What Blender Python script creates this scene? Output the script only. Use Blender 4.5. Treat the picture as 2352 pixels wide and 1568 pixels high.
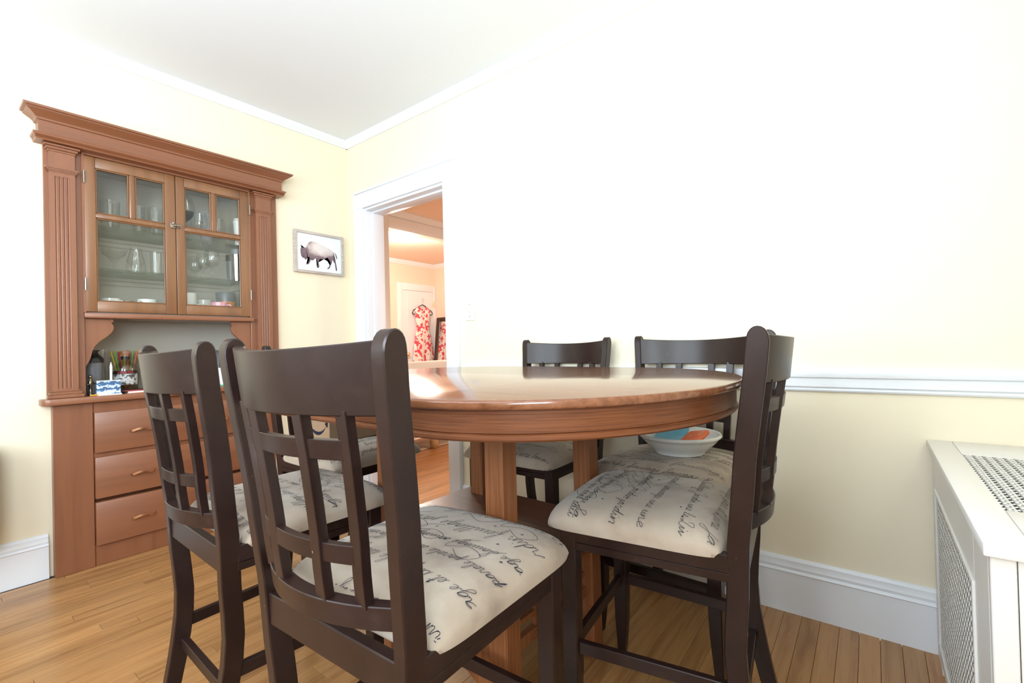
import bpy, bmesh, math, random
from math import sin, cos, pi, radians, sqrt
from mathutils import Vector, Matrix

random.seed(7)
sc = bpy.context.scene
for o in list(bpy.data.objects):
    bpy.data.objects.remove(o, do_unlink=True)
COL = sc.collection

# ------------------------------------------------------------------ camera
CAM = Vector((3.0254, -1.9934, 1.01))
YAW, PIT, ROL = 0.6561, 0.0087, -0.0259
fwd = Vector((-sin(YAW) * cos(PIT), cos(YAW) * cos(PIT), sin(PIT)))
r0 = fwd.cross(Vector((0, 0, 1))).normalized()
u0 = r0.cross(fwd)
rgt = r0 * cos(ROL) + u0 * sin(ROL)
upv = -r0 * sin(ROL) + u0 * cos(ROL)
cd = bpy.data.cameras.new('camera')
cd.sensor_width = 36.0
cd.lens = 36.0 * 1070.0 / 2352.0
cd.clip_start = 0.02
cam = bpy.data.objects.new('camera', cd)
cam.matrix_world = Matrix(((rgt.x, upv.x, -fwd.x, CAM.x), (rgt.y, upv.y, -fwd.y, CAM.y),
                           (rgt.z, upv.z, -fwd.z, CAM.z), (0, 0, 0, 1)))
COL.objects.link(cam)
sc.camera = cam

# ------------------------------------------------------------------ world, lights, exposure
w = bpy.data.worlds.new('sky')
sc.world = w
w.use_nodes = True
wn = w.node_tree.nodes['Background']
wn.inputs[0].default_value = (0.80, 0.90, 1.0, 1)
wn.inputs[1].default_value = 1.5


def area_light(name, loc, target, sx, sy, energy, color):
    ld = bpy.data.lights.new(name, 'AREA')
    ld.shape = 'RECTANGLE'
    ld.size, ld.size_y, ld.energy, ld.color = sx, sy, energy, color
    o = bpy.data.objects.new(name, ld)
    o.location = loc
    o.rotation_euler = (Vector(target) - Vector(loc)).to_track_quat('-Z', 'Y').to_euler()
    COL.objects.link(o)
    return o


DAY = (0.78, 0.90, 1.0)
# daylight entering by the two sash windows of the wall behind the camera; the right-wall light is an added fill
area_light('daylight_back_window', (1.35, -3.42, 1.64), (1.35, 0, 2.0), 0.86, 1.30, 47, DAY)
area_light('daylight_back_window', (2.35, -3.42, 1.64), (2.35, 0, 2.0), 0.86, 1.30, 47, DAY)
area_light('added_side_fill', (3.62, -2.60, 1.64), (0, -1.60, 4.4), 0.86, 1.30, 88, DAY)  # added fill tilted up toward the cabinet wall; no window known there
area_light('daylight_hall_window', (2.56, 2.60, 1.64), (0, 0.6, 0.2), 0.86, 1.30, 34, (1.0, 0.80, 0.60))

sc.view_settings.view_transform = 'Standard'
sc.view_settings.look = 'None'
sc.view_settings.gamma = 1.0
sc.view_settings.use_curve_mapping = False
sc.view_settings.exposure = 0.20
sc.cycles.use_denoising = True
sc.cycles.max_bounces = 8
sc.cycles.diffuse_bounces = 5
sc.cycles.glossy_bounces = 4
sc.cycles.transparent_max_bounces = 16
sc.cycles.use_adaptive_sampling = True
sc.cycles.adaptive_threshold = 0.02
sc.cycles.caustics_reflective = False
sc.cycles.caustics_refractive = False
sc.cycles.sample_clamp_indirect = 6.0


# ------------------------------------------------------------------ materials
def new_mat(name):
    m = bpy.data.materials.new(name)
    m.use_nodes = True
    return m, m.node_tree, m.node_tree.nodes['Principled BSDF']


def plain(name, col, rough=0.5, metal=0.0, spec=0.5, bump=0.0, bscale=200.0, coat=0.0):
    m, t, b = new_mat(name)
    b.inputs['Base Color'].default_value = (*col, 1)
    b.inputs['Roughness'].default_value = rough
    b.inputs['Metallic'].default_value = metal
    b.inputs['Specular IOR Level'].default_value = spec
    b.inputs['Coat Weight'].default_value = coat
    if bump:
        tc = t.nodes.new('ShaderNodeTexCoord')
        n = t.nodes.new('ShaderNodeTexNoise')
        n.inputs['Scale'].default_value = bscale
        n.inputs['Detail'].default_value = 3
        bp = t.nodes.new('ShaderNodeBump')
        bp.inputs['Strength'].default_value = bump
        bp.inputs['Distance'].default_value = 0.002
        t.links.new(tc.outputs['Object'], n.inputs['Vector'])
        t.links.new(n.outputs['Fac'], bp.inputs['Height'])
        t.links.new(bp.outputs['Normal'], b.inputs['Normal'])
    return m


def ramp(t, stops):
    r = t.nodes.new('ShaderNodeValToRGB')
    e = r.color_ramp.elements
    while len(e) < len(stops):
        e.new(0.5)
    for i, (p, c) in enumerate(stops):
        e[i].position = p
        e[i].color = (*c, 1)
    return r


def wood(name, dark, mid, light, axis, scale=1.0, rough=0.3, rand=0.0, bump=0.05, coat=0.0, spec=0.5, stretch=14.0,
         svec=None):
    """grain runs along axis 0/1/2 of object space"""
    m, t, b = new_mat(name)
    tc = t.nodes.new('ShaderNodeTexCoord')
    mp = t.nodes.new('ShaderNodeMapping')
    s = [stretch * scale] * 3
    s[axis] = 0.9 * scale
    if svec:
        s = svec
    mp.inputs['Scale'].default_value = s
    oi = t.nodes.new('ShaderNodeObjectInfo')
    t.links.new(tc.outputs['Object'], mp.inputs['Vector'])
    cm = t.nodes.new('ShaderNodeVectorMath')
    cm.operation = 'SCALE'
    cm.inputs[0].default_value = (37, 53, 71)
    t.links.new(oi.outputs['Random'], cm.inputs['Scale'])
    ad = t.nodes.new('ShaderNodeVectorMath')
    ad.operation = 'ADD'
    t.links.new(mp.outputs[0], ad.inputs[0])
    t.links.new(cm.outputs[0], ad.inputs[1])
    n = t.nodes.new('ShaderNodeTexNoise')
    n.inputs['Scale'].default_value = 2.2
    n.inputs['Detail'].default_value = 6
    n.inputs['Roughness'].default_value = 0.62
    n.inputs['Distortion'].default_value = 0.6
    t.links.new(ad.outputs[0], n.inputs['Vector'])
    r = ramp(t, [(0.30, dark), (0.5, mid), (0.72, light)])
    t.links.new(n.outputs['Fac'], r.inputs[0])
    hs = t.nodes.new('ShaderNodeHueSaturation')
    mr = t.nodes.new('ShaderNodeMapRange')
    mr.inputs['To Min'].default_value = 1 - rand
    mr.inputs['To Max'].default_value = 1 + rand
    t.links.new(oi.outputs['Random'], mr.inputs['Value'])
    t.links.new(mr.outputs[0], hs.inputs['Value'])
    t.links.new(r.outputs[0], hs.inputs['Color'])
    t.links.new(hs.outputs[0], b.inputs['Base Color'])
    b.inputs['Roughness'].default_value = rough
    b.inputs['Specular IOR Level'].default_value = spec
    b.inputs['Coat Weight'].default_value = coat
    b.inputs['Coat Roughness'].default_value = 0.22
    if bump:
        bp = t.nodes.new('ShaderNodeBump')
        bp.inputs['Strength'].default_value = bump
        bp.inputs['Distance'].default_value = 0.001
        t.links.new(n.outputs['Fac'], bp.inputs['Height'])
        t.links.new(bp.outputs['Normal'], b.inputs['Normal'])
    return m


def thin_glass(name, tint=(1, 1, 1), refl=1.0, rough=0.0):
    m, t, b = new_mat(name)
    t.nodes.remove(b)
    out = t.nodes['Material Output']
    tr = t.nodes.new('ShaderNodeBsdfTransparent')
    tr.inputs[0].default_value = (*tint, 1)
    gl = t.nodes.new('ShaderNodeBsdfGlossy')
    gl.inputs['Roughness'].default_value = rough
    fr = t.nodes.new('ShaderNodeLayerWeight')
    fr.inputs[0].default_value = 0.5
    pw = t.nodes.new('ShaderNodeMath')
    pw.operation = 'POWER'
    pw.inputs[1].default_value = 4.0
    t.links.new(fr.outputs['Facing'], pw.inputs[0])
    mu = t.nodes.new('ShaderNodeMath')
    mu.operation = 'MULTIPLY_ADD'
    mu.inputs[1].default_value = 0.7 * refl
    mu.inputs[2].default_value = 0.045 * refl
    t.links.new(pw.outputs[0], mu.inputs[0])
    mx = t.nodes.new('ShaderNodeMixShader')
    t.links.new(mu.outputs[0], mx.inputs[0])
    t.links.new(tr.outputs[0], mx.inputs[1])
    t.links.new(gl.outputs[0], mx.inputs[2])
    t.links.new(mx.outputs[0], out.inputs[0])
    return m


def worn_wood():
    """dark espresso lacquer with small chips and pale scuffs"""
    m, t, b = new_mat('espresso_lacquer')
    tc = t.nodes.new('ShaderNodeTexCoord')
    n1 = t.nodes.new('ShaderNodeTexNoise')
    n1.inputs['Scale'].default_value = 9
    n1.inputs['Detail'].default_value = 8
    n1.inputs['Roughness'].default_value = 0.7
    t.links.new(tc.outputs['Object'], n1.inputs['Vector'])
    r1 = ramp(t, [(0.35, (0.0150, 0.0068, 0.0055)), (0.6, (0.024, 0.0112, 0.0092)), (0.8, (0.045, 0.033, 0.033))])
    t.links.new(n1.outputs['Fac'], r1.inputs[0])
    n2 = t.nodes.new('ShaderNodeTexNoise')
    n2.inputs['Scale'].default_value = 62
    n2.inputs['Detail'].default_value = 5
    n2.inputs['Roughness'].default_value = 0.6
    t.links.new(tc.outputs['Object'], n2.inputs['Vector'])
    lt = t.nodes.new('ShaderNodeMath')
    lt.operation = 'GREATER_THAN'
    lt.inputs[1].default_value = 0.745
    t.links.new(n2.outputs['Fac'], lt.inputs[0])
    mx = t.nodes.new('ShaderNodeMixRGB')
    mx.inputs[2].default_value = (0.40, 0.22, 0.12, 1)
    t.links.new(lt.outputs[0], mx.inputs[0])
    t.links.new(r1.outputs[0], mx.inputs[1])
    t.links.new(mx.outputs[0], b.inputs['Base Color'])
    rr = t.nodes.new('ShaderNodeMapRange')
    rr.inputs['To Min'].default_value = 0.24
    rr.inputs['To Max'].default_value = 0.40
    t.links.new(n1.outputs['Fac'], rr.inputs['Value'])
    t.links.new(rr.outputs[0], b.inputs['Roughness'])
    b.inputs['Specular IOR Level'].default_value = 0.36
    return m


def fabric():
    m, t, b = new_mat('seat_fabric')
    tc = t.nodes.new('ShaderNodeTexCoord')
    oi = t.nodes.new('ShaderNodeObjectInfo')
    ad = t.nodes.new('ShaderNodeVectorMath')
    ad.operation = 'ADD'
    t.links.new(tc.outputs['Object'], ad.inputs[0])
    t.links.new(oi.outputs['Location'], ad.inputs[1])
    n1 = t.nodes.new('ShaderNodeTexNoise')
    n1.inputs['Scale'].default_value = 7.5
    n1.inputs['Detail'].default_value = 5
    t.links.new(ad.outputs[0], n1.inputs['Vector'])
    r1 = ramp(t, [(0.28, (0.25, 0.188, 0.142)), (0.46, (0.40, 0.318, 0.248)), (0.66, (0.46, 0.385, 0.31))])
    t.links.new(n1.outputs['Fac'], r1.inputs[0])
    t.links.new(r1.outputs[0], b.inputs['Base Color'])
    b.inputs['Roughness'].default_value = 0.85
    b.inputs['Specular IOR Level'].default_value = 0.2
    b.inputs['Sheen Weight'].default_value = 0.25
    wv = t.nodes.new('ShaderNodeTexNoise')
    wv.inputs['Scale'].default_value = 900
    t.links.new(tc.outputs['Object'], wv.inputs['Vector'])
    bp = t.nodes.new('ShaderNodeBump')
    bp.inputs['Strength'].default_value = 0.15
    bp.inputs['Distance'].default_value = 0.001
    t.links.new(wv.outputs['Fac'], bp.inputs['Height'])
    t.links.new(bp.outputs['Normal'], b.inputs['Normal'])
    return m


def two_tone(name, c1, c2, scale, thr, rough=0.7, kind='noise', detail=3.0):
    m, t, b = new_mat(name)
    tc = t.nodes.new('ShaderNodeTexCoord')
    if kind == 'noise':
        n = t.nodes.new('ShaderNodeTexNoise')
        n.inputs['Scale'].default_value = scale
        n.inputs['Detail'].default_value = detail
        o = n.outputs['Fac']
    else:
        n = t.nodes.new('ShaderNodeTexVoronoi')
        n.inputs['Scale'].default_value = scale
        o = n.outputs['Distance']
    t.links.new(tc.outputs['Object'], n.inputs['Vector'])
    r = ramp(t, [(thr, c1), (thr + 0.03, c2)])
    t.links.new(o, r.inputs[0])
    t.links.new(r.outputs[0], b.inputs['Base Color'])
    b.inputs['Roughness'].default_value = rough
    return m


M = {}
M['wall'] = plain('cream_wall_paint', (0.85, 0.765, 0.59), 0.6, bump=0.05, bscale=160)
M['ceil'] = plain('ceiling_white', (0.80, 0.83, 0.88), 0.8)
M['trim'] = plain('white_trim_gloss', (0.79, 0.81, 0.85), 0.35, bump=0.03, bscale=30)
M['peach'] = plain('hall_wall_paint', (0.84, 0.68, 0.56), 0.6)
M['plank'] = wood('oak_strip_floor', (0.27, 0.125, 0.043), (0.39, 0.195, 0.072), (0.45, 0.235, 0.093), 1, 1.0, 0.26, 0.14,
                  0.04, stretch=17)
M['plankx'] = wood('oak_strip_floor_hall', (0.38, 0.165, 0.052), (0.52, 0.245, 0.085), (0.60, 0.30, 0.115), 1, 1.0, 0.25, 0.12,
                   0.04, stretch=17)
M['sub'] = plain('dark_floor_gap', (0.045, 0.022, 0.010), 0.8)
M['cab'] = wood('cabinet_brown_paint', (0.195, 0.071, 0.032), (0.238, 0.088, 0.040), (0.262, 0.100, 0.047), 2, 0.5, 0.40,
                bump=0.04, spec=0.6, coat=0.25)
M['caby'] = wood('cabinet_brown_paint_h', (0.195, 0.071, 0.032), (0.238, 0.088, 0.040), (0.262, 0.100, 0.047), 1, 0.5, 0.40,
                 bump=0.04, spec=0.6, coat=0.25)
M['door'] = wood('cabinet_door_wood', (0.16, 0.066, 0.026), (0.225, 0.097, 0.038), (0.265, 0.120, 0.052), 2, 0.35, 0.34, spec=0.7, coat=0.25)
M['inner'] = plain('cabinet_interior_paint', (0.52, 0.485, 0.425), 0.55)
M['dark'] = worn_wood()
M['fab'] = fabric()
M['ink'] = plain('script_ink', (0.018, 0.022, 0.040), 0.8, spec=0.2)
M['top'] = wood('table_top_veneer', (0.115, 0.040, 0.018), (0.19, 0.070, 0.031), (0.24, 0.095, 0.045), 0, 1.2, 0.12,
                bump=0.02, coat=0.25, stretch=22)
M['apron'] = wood('table_oak', (0.080, 0.023, 0.008), (0.140, 0.044, 0.015), (0.18, 0.062, 0.023), 0, 2.4, 0.40, bump=0.05,
                  spec=0.3, svec=(3.0, 3.0, 150.0))
M['col'] = wood('table_leg_oak', (0.165, 0.055, 0.020), (0.255, 0.092, 0.034), (0.33, 0.13, 0.052), 2, 2.0, 0.36, bump=0.05,
                stretch=45)
M['groove'] = plain('table_groove', (0.03, 0.012, 0.007), 0.6)
M['pane'] = thin_glass('window_glass', (0.97, 0.98, 0.97))
M['glass'] = thin_glass('drinking_glass', (0.982, 0.987, 0.985), 1.0)
M['gshelf'] = thin_glass('glass_shelf', (0.80, 0.86, 0.83), 0.9)
M['teal'] = thin_glass('teal_glass', (0.06, 0.24, 0.27), 1.6)
M['metal'] = plain('aged_nickel', (0.42, 0.38, 0.33), 0.3, 1.0)
M['steel'] = plain('brushed_steel', (0.62, 0.62, 0.62), 0.22, 1.0)
M['brass'] = plain('brass', (0.80, 0.52, 0.20), 0.25, 1.0)
M['copper'] = plain('copper_pull', (0.62, 0.33, 0.19), 0.32, 1.0)
M['black'] = plain('black_plastic', (0.012, 0.012, 0.013), 0.4)
M['white'] = plain('white_ceramic', (0.78, 0.78, 0.76), 0.15)
M['offwhite'] = plain('white_paint_worn', (0.74, 0.715, 0.68), 0.4, bump=0.06, bscale=25)
M['grille'] = plain('grille_paint', (0.80, 0.78, 0.74), 0.45)
M['void'] = plain('dark_inside', (0.07, 0.075, 0.08), 0.9)
M['paper'] = plain('paper', (0.80, 0.80, 0.80), 0.8)
M['card'] = two_tone('cardboard', (0.30, 0.19, 0.115), (0.36, 0.235, 0.145), 3.0, 0.5, 0.85)
M['sofa'] = plain('white_upholstery', (0.86, 0.82, 0.76), 0.9, bump=0.1, bscale=300)
M['rug'] = plain('pale_rug', (0.72, 0.58, 0.48), 0.95, bump=0.3, bscale=400)
M['turned'] = plain('turned_foot_wood', (0.50, 0.32, 0.16), 0.45)
M['frame_grey'] = wood('weathered_frame', (0.36, 0.31, 0.28), (0.50, 0.44, 0.40), (0.60, 0.55, 0.51), 1, 3.0, 0.7, stretch=20)
M['mirror_frame'] = plain('espresso_frame', (0.055, 0.028, 0.018), 0.35)
M['mirror'] = plain('mirror_glass', (0.93, 0.93, 0.93), 0.02, 1.0)
M['dress'] = two_tone('red_floral_cotton', (0.72, 0.07, 0.11), (0.88, 0.80, 0.76), 17.0, 0.455, 0.85, 'noise', 2.0)
M['coat'] = plain('grey_cloth', (0.40, 0.40, 0.39), 0.9)
M['pink'] = plain('pink_ceramic', (0.75, 0.34, 0.42), 0.2)
M['orange'] = plain('orange_plastic', (0.80, 0.24, 0.05), 0.4)
M['red'] = plain('red_print', (0.72, 0.02, 0.03), 0.5)
M['smoke'] = plain('smoky_plastic', (0.17, 0.18, 0.20), 0.35)


def emit(name, col, strength):
    m, t, b = new_mat(name)
    b.inputs['Base Color'].default_value = (*col, 1)
    b.inputs['Emission Color'].default_value = (*col, 1)
    b.inputs['Emission Strength'].default_value = strength
    return m


M['lampglass'] = emit('lit_lamp_glass', (1.0, 0.86, 0.72), 4.0)


# ------------------------------------------------------------------ mesh helpers
class MB:
    def __init__(s):
        s.v, s.f = [], []

    def add(s, verts, faces):
        k = len(s.v)
        s.v += [tuple(p) for p in verts]
        s.f += [tuple(i + k for i in f) for f in faces]
        return s

    def box(s, x0, x1, y0, y1, z0, z1):
        v = [(x0, y0, z0), (x1, y0, z0), (x1, y1, z0), (x0, y1, z0), (x0, y0, z1), (x1, y0, z1), (x1, y1, z1), (x0, y1, z1)]
        return s.add(v, [(3, 2, 1, 0), (4, 5, 6, 7), (0, 1, 5, 4), (1, 2, 6, 5), (2, 3, 7, 6), (3, 0, 4, 7)])

    def prism(s, prof, axis, a, b):
        """closed 2-D profile extruded along axis; profile coords are the two other axes in x,y,z order"""
        n = len(prof)
        def P(p, c):
            q = list(p)
            q.insert(axis, c)
            return q
        v = [P(p, a) for p in prof] + [P(p, b) for p in prof]
        f = [tuple(range(n - 1, -1, -1)), tuple(range(n, 2 * n))]
        f += [(i, (i + 1) % n, (i + 1) % n + n, i + n) for i in range(n)]
        return s.add(v, f)

    def loft(s, rings, close=True, caps=True):
        n = len(rings[0])
        v = [p for r in rings for p in r]
        f = []
        for k in range(len(rings) - 1):
            for i in range(n if close else n - 1):
                j = (i + 1) % n
                f.append((k * n + i, k * n + j, (k + 1) * n + j, (k + 1) * n + i))
        if caps:
            f.append(tuple(range(n - 1, -1, -1)))
            f.append(tuple((len(rings) - 1) * n + i for i in range(n)))
        return s.add(v, f)

    def lathe(s, prof, n=24, c=(0, 0, 0), caps=False):
        rings = []
        for r, z in prof:
            rings.append([(c[0] + r * cos(2 * pi * i / n), c[1] + r * sin(2 * pi * i / n), c[2] + z) for i in range(n)])
        return s.loft(rings, True, caps)

    def tube(s, pts, r, n=8, caps=True):
        pts = [Vector(p) for p in pts]
        rings = []
        for i, p in enumerate(pts):
            d = (pts[min(i + 1, len(pts) - 1)] - pts[max(i - 1, 0)]).normalized()
            a = d.cross(Vector((0.21, 0.37, 0.9))).normalized()
            b = d.cross(a).normalized()
            rr = r[i] if isinstance(r, (list, tuple)) else r
            rings.append([p + a * (rr * cos(2 * pi * k / n)) + b * (rr * sin(2 * pi * k / n)) for k in range(n)])
        return s.loft(rings, True, caps)


def mk(name, mb, mat, parent=None, bevel=0.0, seg=2, smooth=26, loc=None, rot=None):
    me = bpy.data.meshes.new(name)
    me.from_pydata(mb.v, [], mb.f)
    bm = bmesh.new()
    bm.from_mesh(me)
    bmesh.ops.recalc_face_normals(bm, faces=bm.faces)
    if bevel:
        es = [e for e in bm.edges if len(e.link_faces) == 2 and e.calc_face_angle(0) > radians(30)]
        bmesh.ops.bevel(bm, geom=es, offset=bevel, offset_type='OFFSET', segments=seg, profile=0.5, affect='EDGES',
                        clamp_overlap=True)
    bm.to_mesh(me)
    bm.free()
    if smooth:
        me.polygons.foreach_set('use_smooth', [True] * len(me.polygons))
        me.set_sharp_from_angle(angle=radians(smooth))
    me.materials.append(M[mat] if isinstance(mat, str) else mat)
    o = bpy.data.objects.new(name, me)
    if loc is not None:
        o.location = loc
    if rot is not None:
        o.rotation_euler = rot
    COL.objects.link(o)
    if parent is not None:
        o.parent = parent
    return o


def tag(o, label=None, cat=None, group=None, kind=None):
    if label:
        o['label'] = label
    if cat:
        o['category'] = cat
    if group:
        o['group'] = group
    if kind:
        o['kind'] = kind
    return o


def thing(name, label, cat, loc=(0, 0, 0), rz=0.0, group=None):
    o = bpy.data.objects.new(name, None)
    o.empty_display_size = 0.05
    o.location = loc
    o.rotation_euler = (0, 0, rz)
    COL.objects.link(o)
    return tag(o, label, cat, group)


def struct(name, mb, mat, bevel=0.0, label=None, parent=None, smooth=26):
    o = mk(name, mb, mat, parent, bevel, smooth=smooth)
    if parent is None:
        o['kind'] = 'structure'
        if label:
            o['label'] = label
    return o


def B(*a):
    return MB().box(*a)


# ================================================================== ROOM SHELL
HC = 2.53          # ceiling
XR = 3.56          # right wall
YB = -3.36         # back wall
DX0, DX1, DH = 0.205, 1.003, 2.005   # doorway

# --- floors: a dark base, strips laid on it
PW = 0.0555
FL = struct('floor', B(-0.1, XR + 0.1, YB - 0.1, 0.0, -0.08, -0.016), 'sub', label='narrow oak strip floor of the dining room')


def plank_mesh(name, mat, L):
    mb = B(0, PW - 0.0009, 0, L - 0.0009, -0.016, 0)
    me_o = mk(name, mb, mat, None, 0.0007, 1)
    return me_o


plank_cache = {}


def lay(parent, x0, x1, y0, y1, mat, lens):
    x = x0
    row = 0
    while x < x1 - 1e-6:
        y = y0
        first = True
        while y < y1 - 1e-6:
            L = random.choice(lens)
            if first:
                L = random.choice([0.35, 0.6, 0.85, 1.1])
                first = False
            if y + L > y1 - 0.25:
                L = round(y1 - y, 4)
            key = (mat, round(L, 3))
            if key not in plank_cache:
                o = plank_mesh('plank', mat, L)
                plank_cache[key] = o.data
            else:
                o = bpy.data.objects.new('plank', plank_cache[key])
                COL.objects.link(o)
            o.location = (x, y, 0)
            o.parent = parent
            y += L
        x += PW
        row += 1


lay(FL, 3.025 - PW * 54, XR - 0.01, YB, -0.001, 'plank', [0.75, 0.9, 1.05, 1.2])
FH = struct('floor.001', B(-3.5, 2.6, 0.0, 4.1, -0.08, -0.016), 'sub', label='oak strip floor of the room beyond the doorway')
lay(FH, 3.025 - PW * 75, 1.15, 0.0, 2.4, 'plankx', [0.9, 1.3, 1.6])
mbh = MB()
for i in range(110):
    xx = -3.45 + i * PW
    if xx < 3.025 - PW * 75 - 0.001 or xx > 1.12:
        mbh.box(xx, xx + PW - 0.001, 0.0, 4.0, -0.016, 0)
    else:
        mbh.box(xx, xx + PW - 0.001, 2.401, 4.0, -0.016, 0)
tag(mk('plank', mbh, 'plankx', FH), kind='stuff')

# --- ceilings
struct('ceiling', B(-0.1, XR + 0.1, YB - 0.1, 0.0, HC, HC + 0.08), 'ceil', label='flat white dining room ceiling')
struct('ceiling.001', B(-3.5, 2.6, 0.0, 4.1, HC, HC + 0.08), 'peach', label='ceiling of the room beyond the doorway')

# --- left wall (built-in cabinet recess cut through it)
CY0, CY1, CZ = -1.603, -0.540, 2.06
mb = MB()
mb.box(-0.1, 0, YB, CY0 + 0.02, 0, HC)
mb.box(-0.1, 0, CY1 - 0.02, 0.0, 0, HC)
mb.box(-0.1, 0, CY0 + 0.02, CY1 - 0.02, CZ, HC)
struct('wall_left', mb, 'wall', label='cream wall holding the built-in cabinet')
# --- doorway wall
mb = MB()
mb.box(-3.4, DX0, 0, 0.14, 0, HC)
mb.box(DX1, XR + 0.1, 0, 0.14, 0, HC)
mb.box(DX0, DX1, 0, 0.14, DH, HC)
struct('wall_far', mb, 'wall', label='cream wall with the doorway and chair rail')
# --- back wall with two sash windows, right wall with one added for the side fill
WZ0, WZ1 = 0.98, 2.30
mb = MB()
xs = [-0.1, 0.92, 1.78, 1.92, 2.78, XR + 0.1]
mb.box(xs[0], xs[1], YB - 0.1, YB, 0, HC)
mb.box(xs[2], xs[3], YB - 0.1, YB, 0, HC)
mb.box(xs[4], xs[5], YB - 0.1, YB, 0, HC)
for a, b in ((xs[1], xs[2]), (xs[3], xs[4])):
    mb.box(a, b, YB - 0.1, YB, 0, WZ0)
    mb.box(a, b, YB - 0.1, YB, WZ1, HC)
struct('wall_back', mb, 'wall', label='cream wall behind the viewpoint with two windows')
mb = MB()
mb.box(XR, XR + 0.1, YB, -3.03, 0, HC)
mb.box(XR, XR + 0.1, -2.17, 0, 0, HC)
mb.box(XR, XR + 0.1, -3.03, -2.17, 0, WZ0)
mb.box(XR, XR + 0.1, -3.03, -2.17, WZ1, HC)
struct('wall_right', mb, 'wall', label='cream wall beside the radiator cover')


def sash_window(n, axis, c, depth_sign, pos):
    """white double-hung window; axis 0: lies along x in the back wall, axis 1: along y in the right wall"""
    def bx(mb, u0, u1, d0, d1, z0, z1):
        if axis == 0:
            mb.box(c + u0, c + u1, pos + depth_sign * max(d0, d1) if depth_sign < 0 else pos + min(d0, d1),
                   pos + depth_sign * min(d0, d1) if depth_sign < 0 else pos + max(d0, d1), z0, z1)
        else:
            mb.box(pos + min(d0, d1), pos + max(d0, d1), c + u0, c + u1, z0, z1)
    fr = MB()
    for s in (-1, 1):
        bx(fr, s * 0.43 if s > 0 else -0.52, 0.52 if s > 0 else -0.43, -0.02, 0.02, WZ0 - 0.09, WZ1 + 0.09)
    bx(fr, -0.43, 0.43, -0.02, 0.02, WZ1, WZ1 + 0.09)
    bx(fr, -0.55, 0.55, -0.05, 0.02, WZ0 - 0.04, WZ0)
    root = struct('window_%d' % n, fr, 'trim', label='white double-hung window number %d outside the picture' % n)
    mid = (WZ0 + WZ1) / 2
    for z0, z1, d in ((WZ0, mid + 0.02, 0.03), (mid - 0.02, WZ1, 0.06)):
        sm = MB()
        bx(sm, -0.43, -0.385, d, d + 0.03, z0, z1)
        bx(sm, 0.385, 0.43, d, d + 0.03, z0, z1)
        bx(sm, -0.385, 0.385, d, d + 0.03, z0, z0 + 0.05)
        bx(sm, -0.385, 0.385, d, d + 0.03, z1 - 0.05, z1)
        s = mk('sash', sm, 'trim', root)
        pm = MB()
        bx(pm, -0.385, 0.385, d + 0.013, d + 0.017, z0 + 0.05, z1 - 0.05)
        mk('pane', pm, 'pane', s, smooth=0)


sash_window(1, 0, 1.35, -1, YB)
sash_window(2, 0, 2.35, -1, YB)
sash_window(3, 1, -2.60, 1, XR)  # added unseen window framing the side fill light
sash_window(4, 1, 2.60, 1, 2.5)

# --- crown moulding, chair rail, baseboards
CR = [(0, HC - 0.046), (0.010, HC - 0.046), (0.014, HC - 0.036), (0.030, HC - 0.022), (0.040, HC - 0.010), (0.040, HC), (0, HC)]
mb = MB().prism([(-p[0], p[1]) for p in CR], 0, 0, XR)   # along x, profile (y,z)
struct('trim_1', mb, 'trim', label='white crown moulding over the doorway wall')
mb = MB().prism(CR, 1, YB, 0)
struct('trim_2', mb, 'trim', label='white crown moulding over the cabinet wall')
RL = [(0, 0.818), (-0.012, 0.818), (-0.016, 0.824), (-0.012, 0.830), (-0.018, 0.834), (-0.020, 0.836), (-0.020, 0.8655),
      (-0.022, 0.867), (-0.030, 0.870), (-0.034, 0.884), (-0.032, 0.897), (-0.020, 0.902), (0, 0.902)]
mb = MB().prism(RL, 0, 1.15, XR)
struct('trim_3', mb, 'trim', label='white moulded chair rail on the doorway wall')
BL = [(0, 0), (-0.018, 0), (-0.018, 0.146), (-0.022, 0.150), (-0.020, 0.153), (-0.014, 0.158), (-0.016, 0.168), (-0.012, 0.180),
      (-0.012, 0.190), (-0.006, 0.198), (0, 0.200)]
mb = MB().prism(BL, 0, 1.10, XR)
struct('baseboard_far', mb, 'trim', label='tall white baseboard of the doorway wall')
mb = MB().prism([(-p[0], p[1]) for p in BL], 1, YB, CY0 - 0.002)
struct('baseboard_left', mb, 'trim', label='tall white baseboard left of the cabinet')
mb = MB().prism([(-p[0], p[1]) for p in BL], 1, CY1 + 0.002, -0.001)
struct('baseboard_left.001', mb, 'trim', label='white baseboard right of the cabinet')
mb = MB().prism([(-p[0] if 0 else p[0] + XR, p[1]) for p in BL], 1, YB, 0)
struct('baseboard_right', mb, 'trim', label='white baseboard of the right wall')

# --- doorway casing
mb = MB()
mb.box(DX0 - 0.088, DX0 - 0.004, -0.022, 0, 0, DH + 0.004)
mb.box(DX1 + 0.004, DX1 + 0.092, -0.022, 0, 0, DH + 0.004)
mb.box(DX0 - 0.088, DX1 + 0.092, -0.022, 0, DH + 0.004, DH + 0.112)
d = struct('door_1', mb, 'trim', 0.003, label='white cased doorway opening')
mb = MB()
mb.box(DX0 - 0.004, DX0 + 0.012, -0.006, 0.15, 0, DH + 0.004)
mb.box(DX1 - 0.012, DX1 + 0.004, -0.006, 0.15, 0, DH + 0.004)
mb.box(DX0 + 0.012, DX1 - 0.012, -0.006, 0.15, DH - 0.012, DH + 0.004)
mk('jamb', mb, 'trim', d, 0.002)
mb = MB()
mb.box(DX0 + 0.012, DX0 + 0.024, 0.045, 0.14, 0, DH - 0.012)
mb.box(DX1 - 0.024, DX1 - 0.012, 0.045, 0.14, 0, DH - 0.012)
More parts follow.
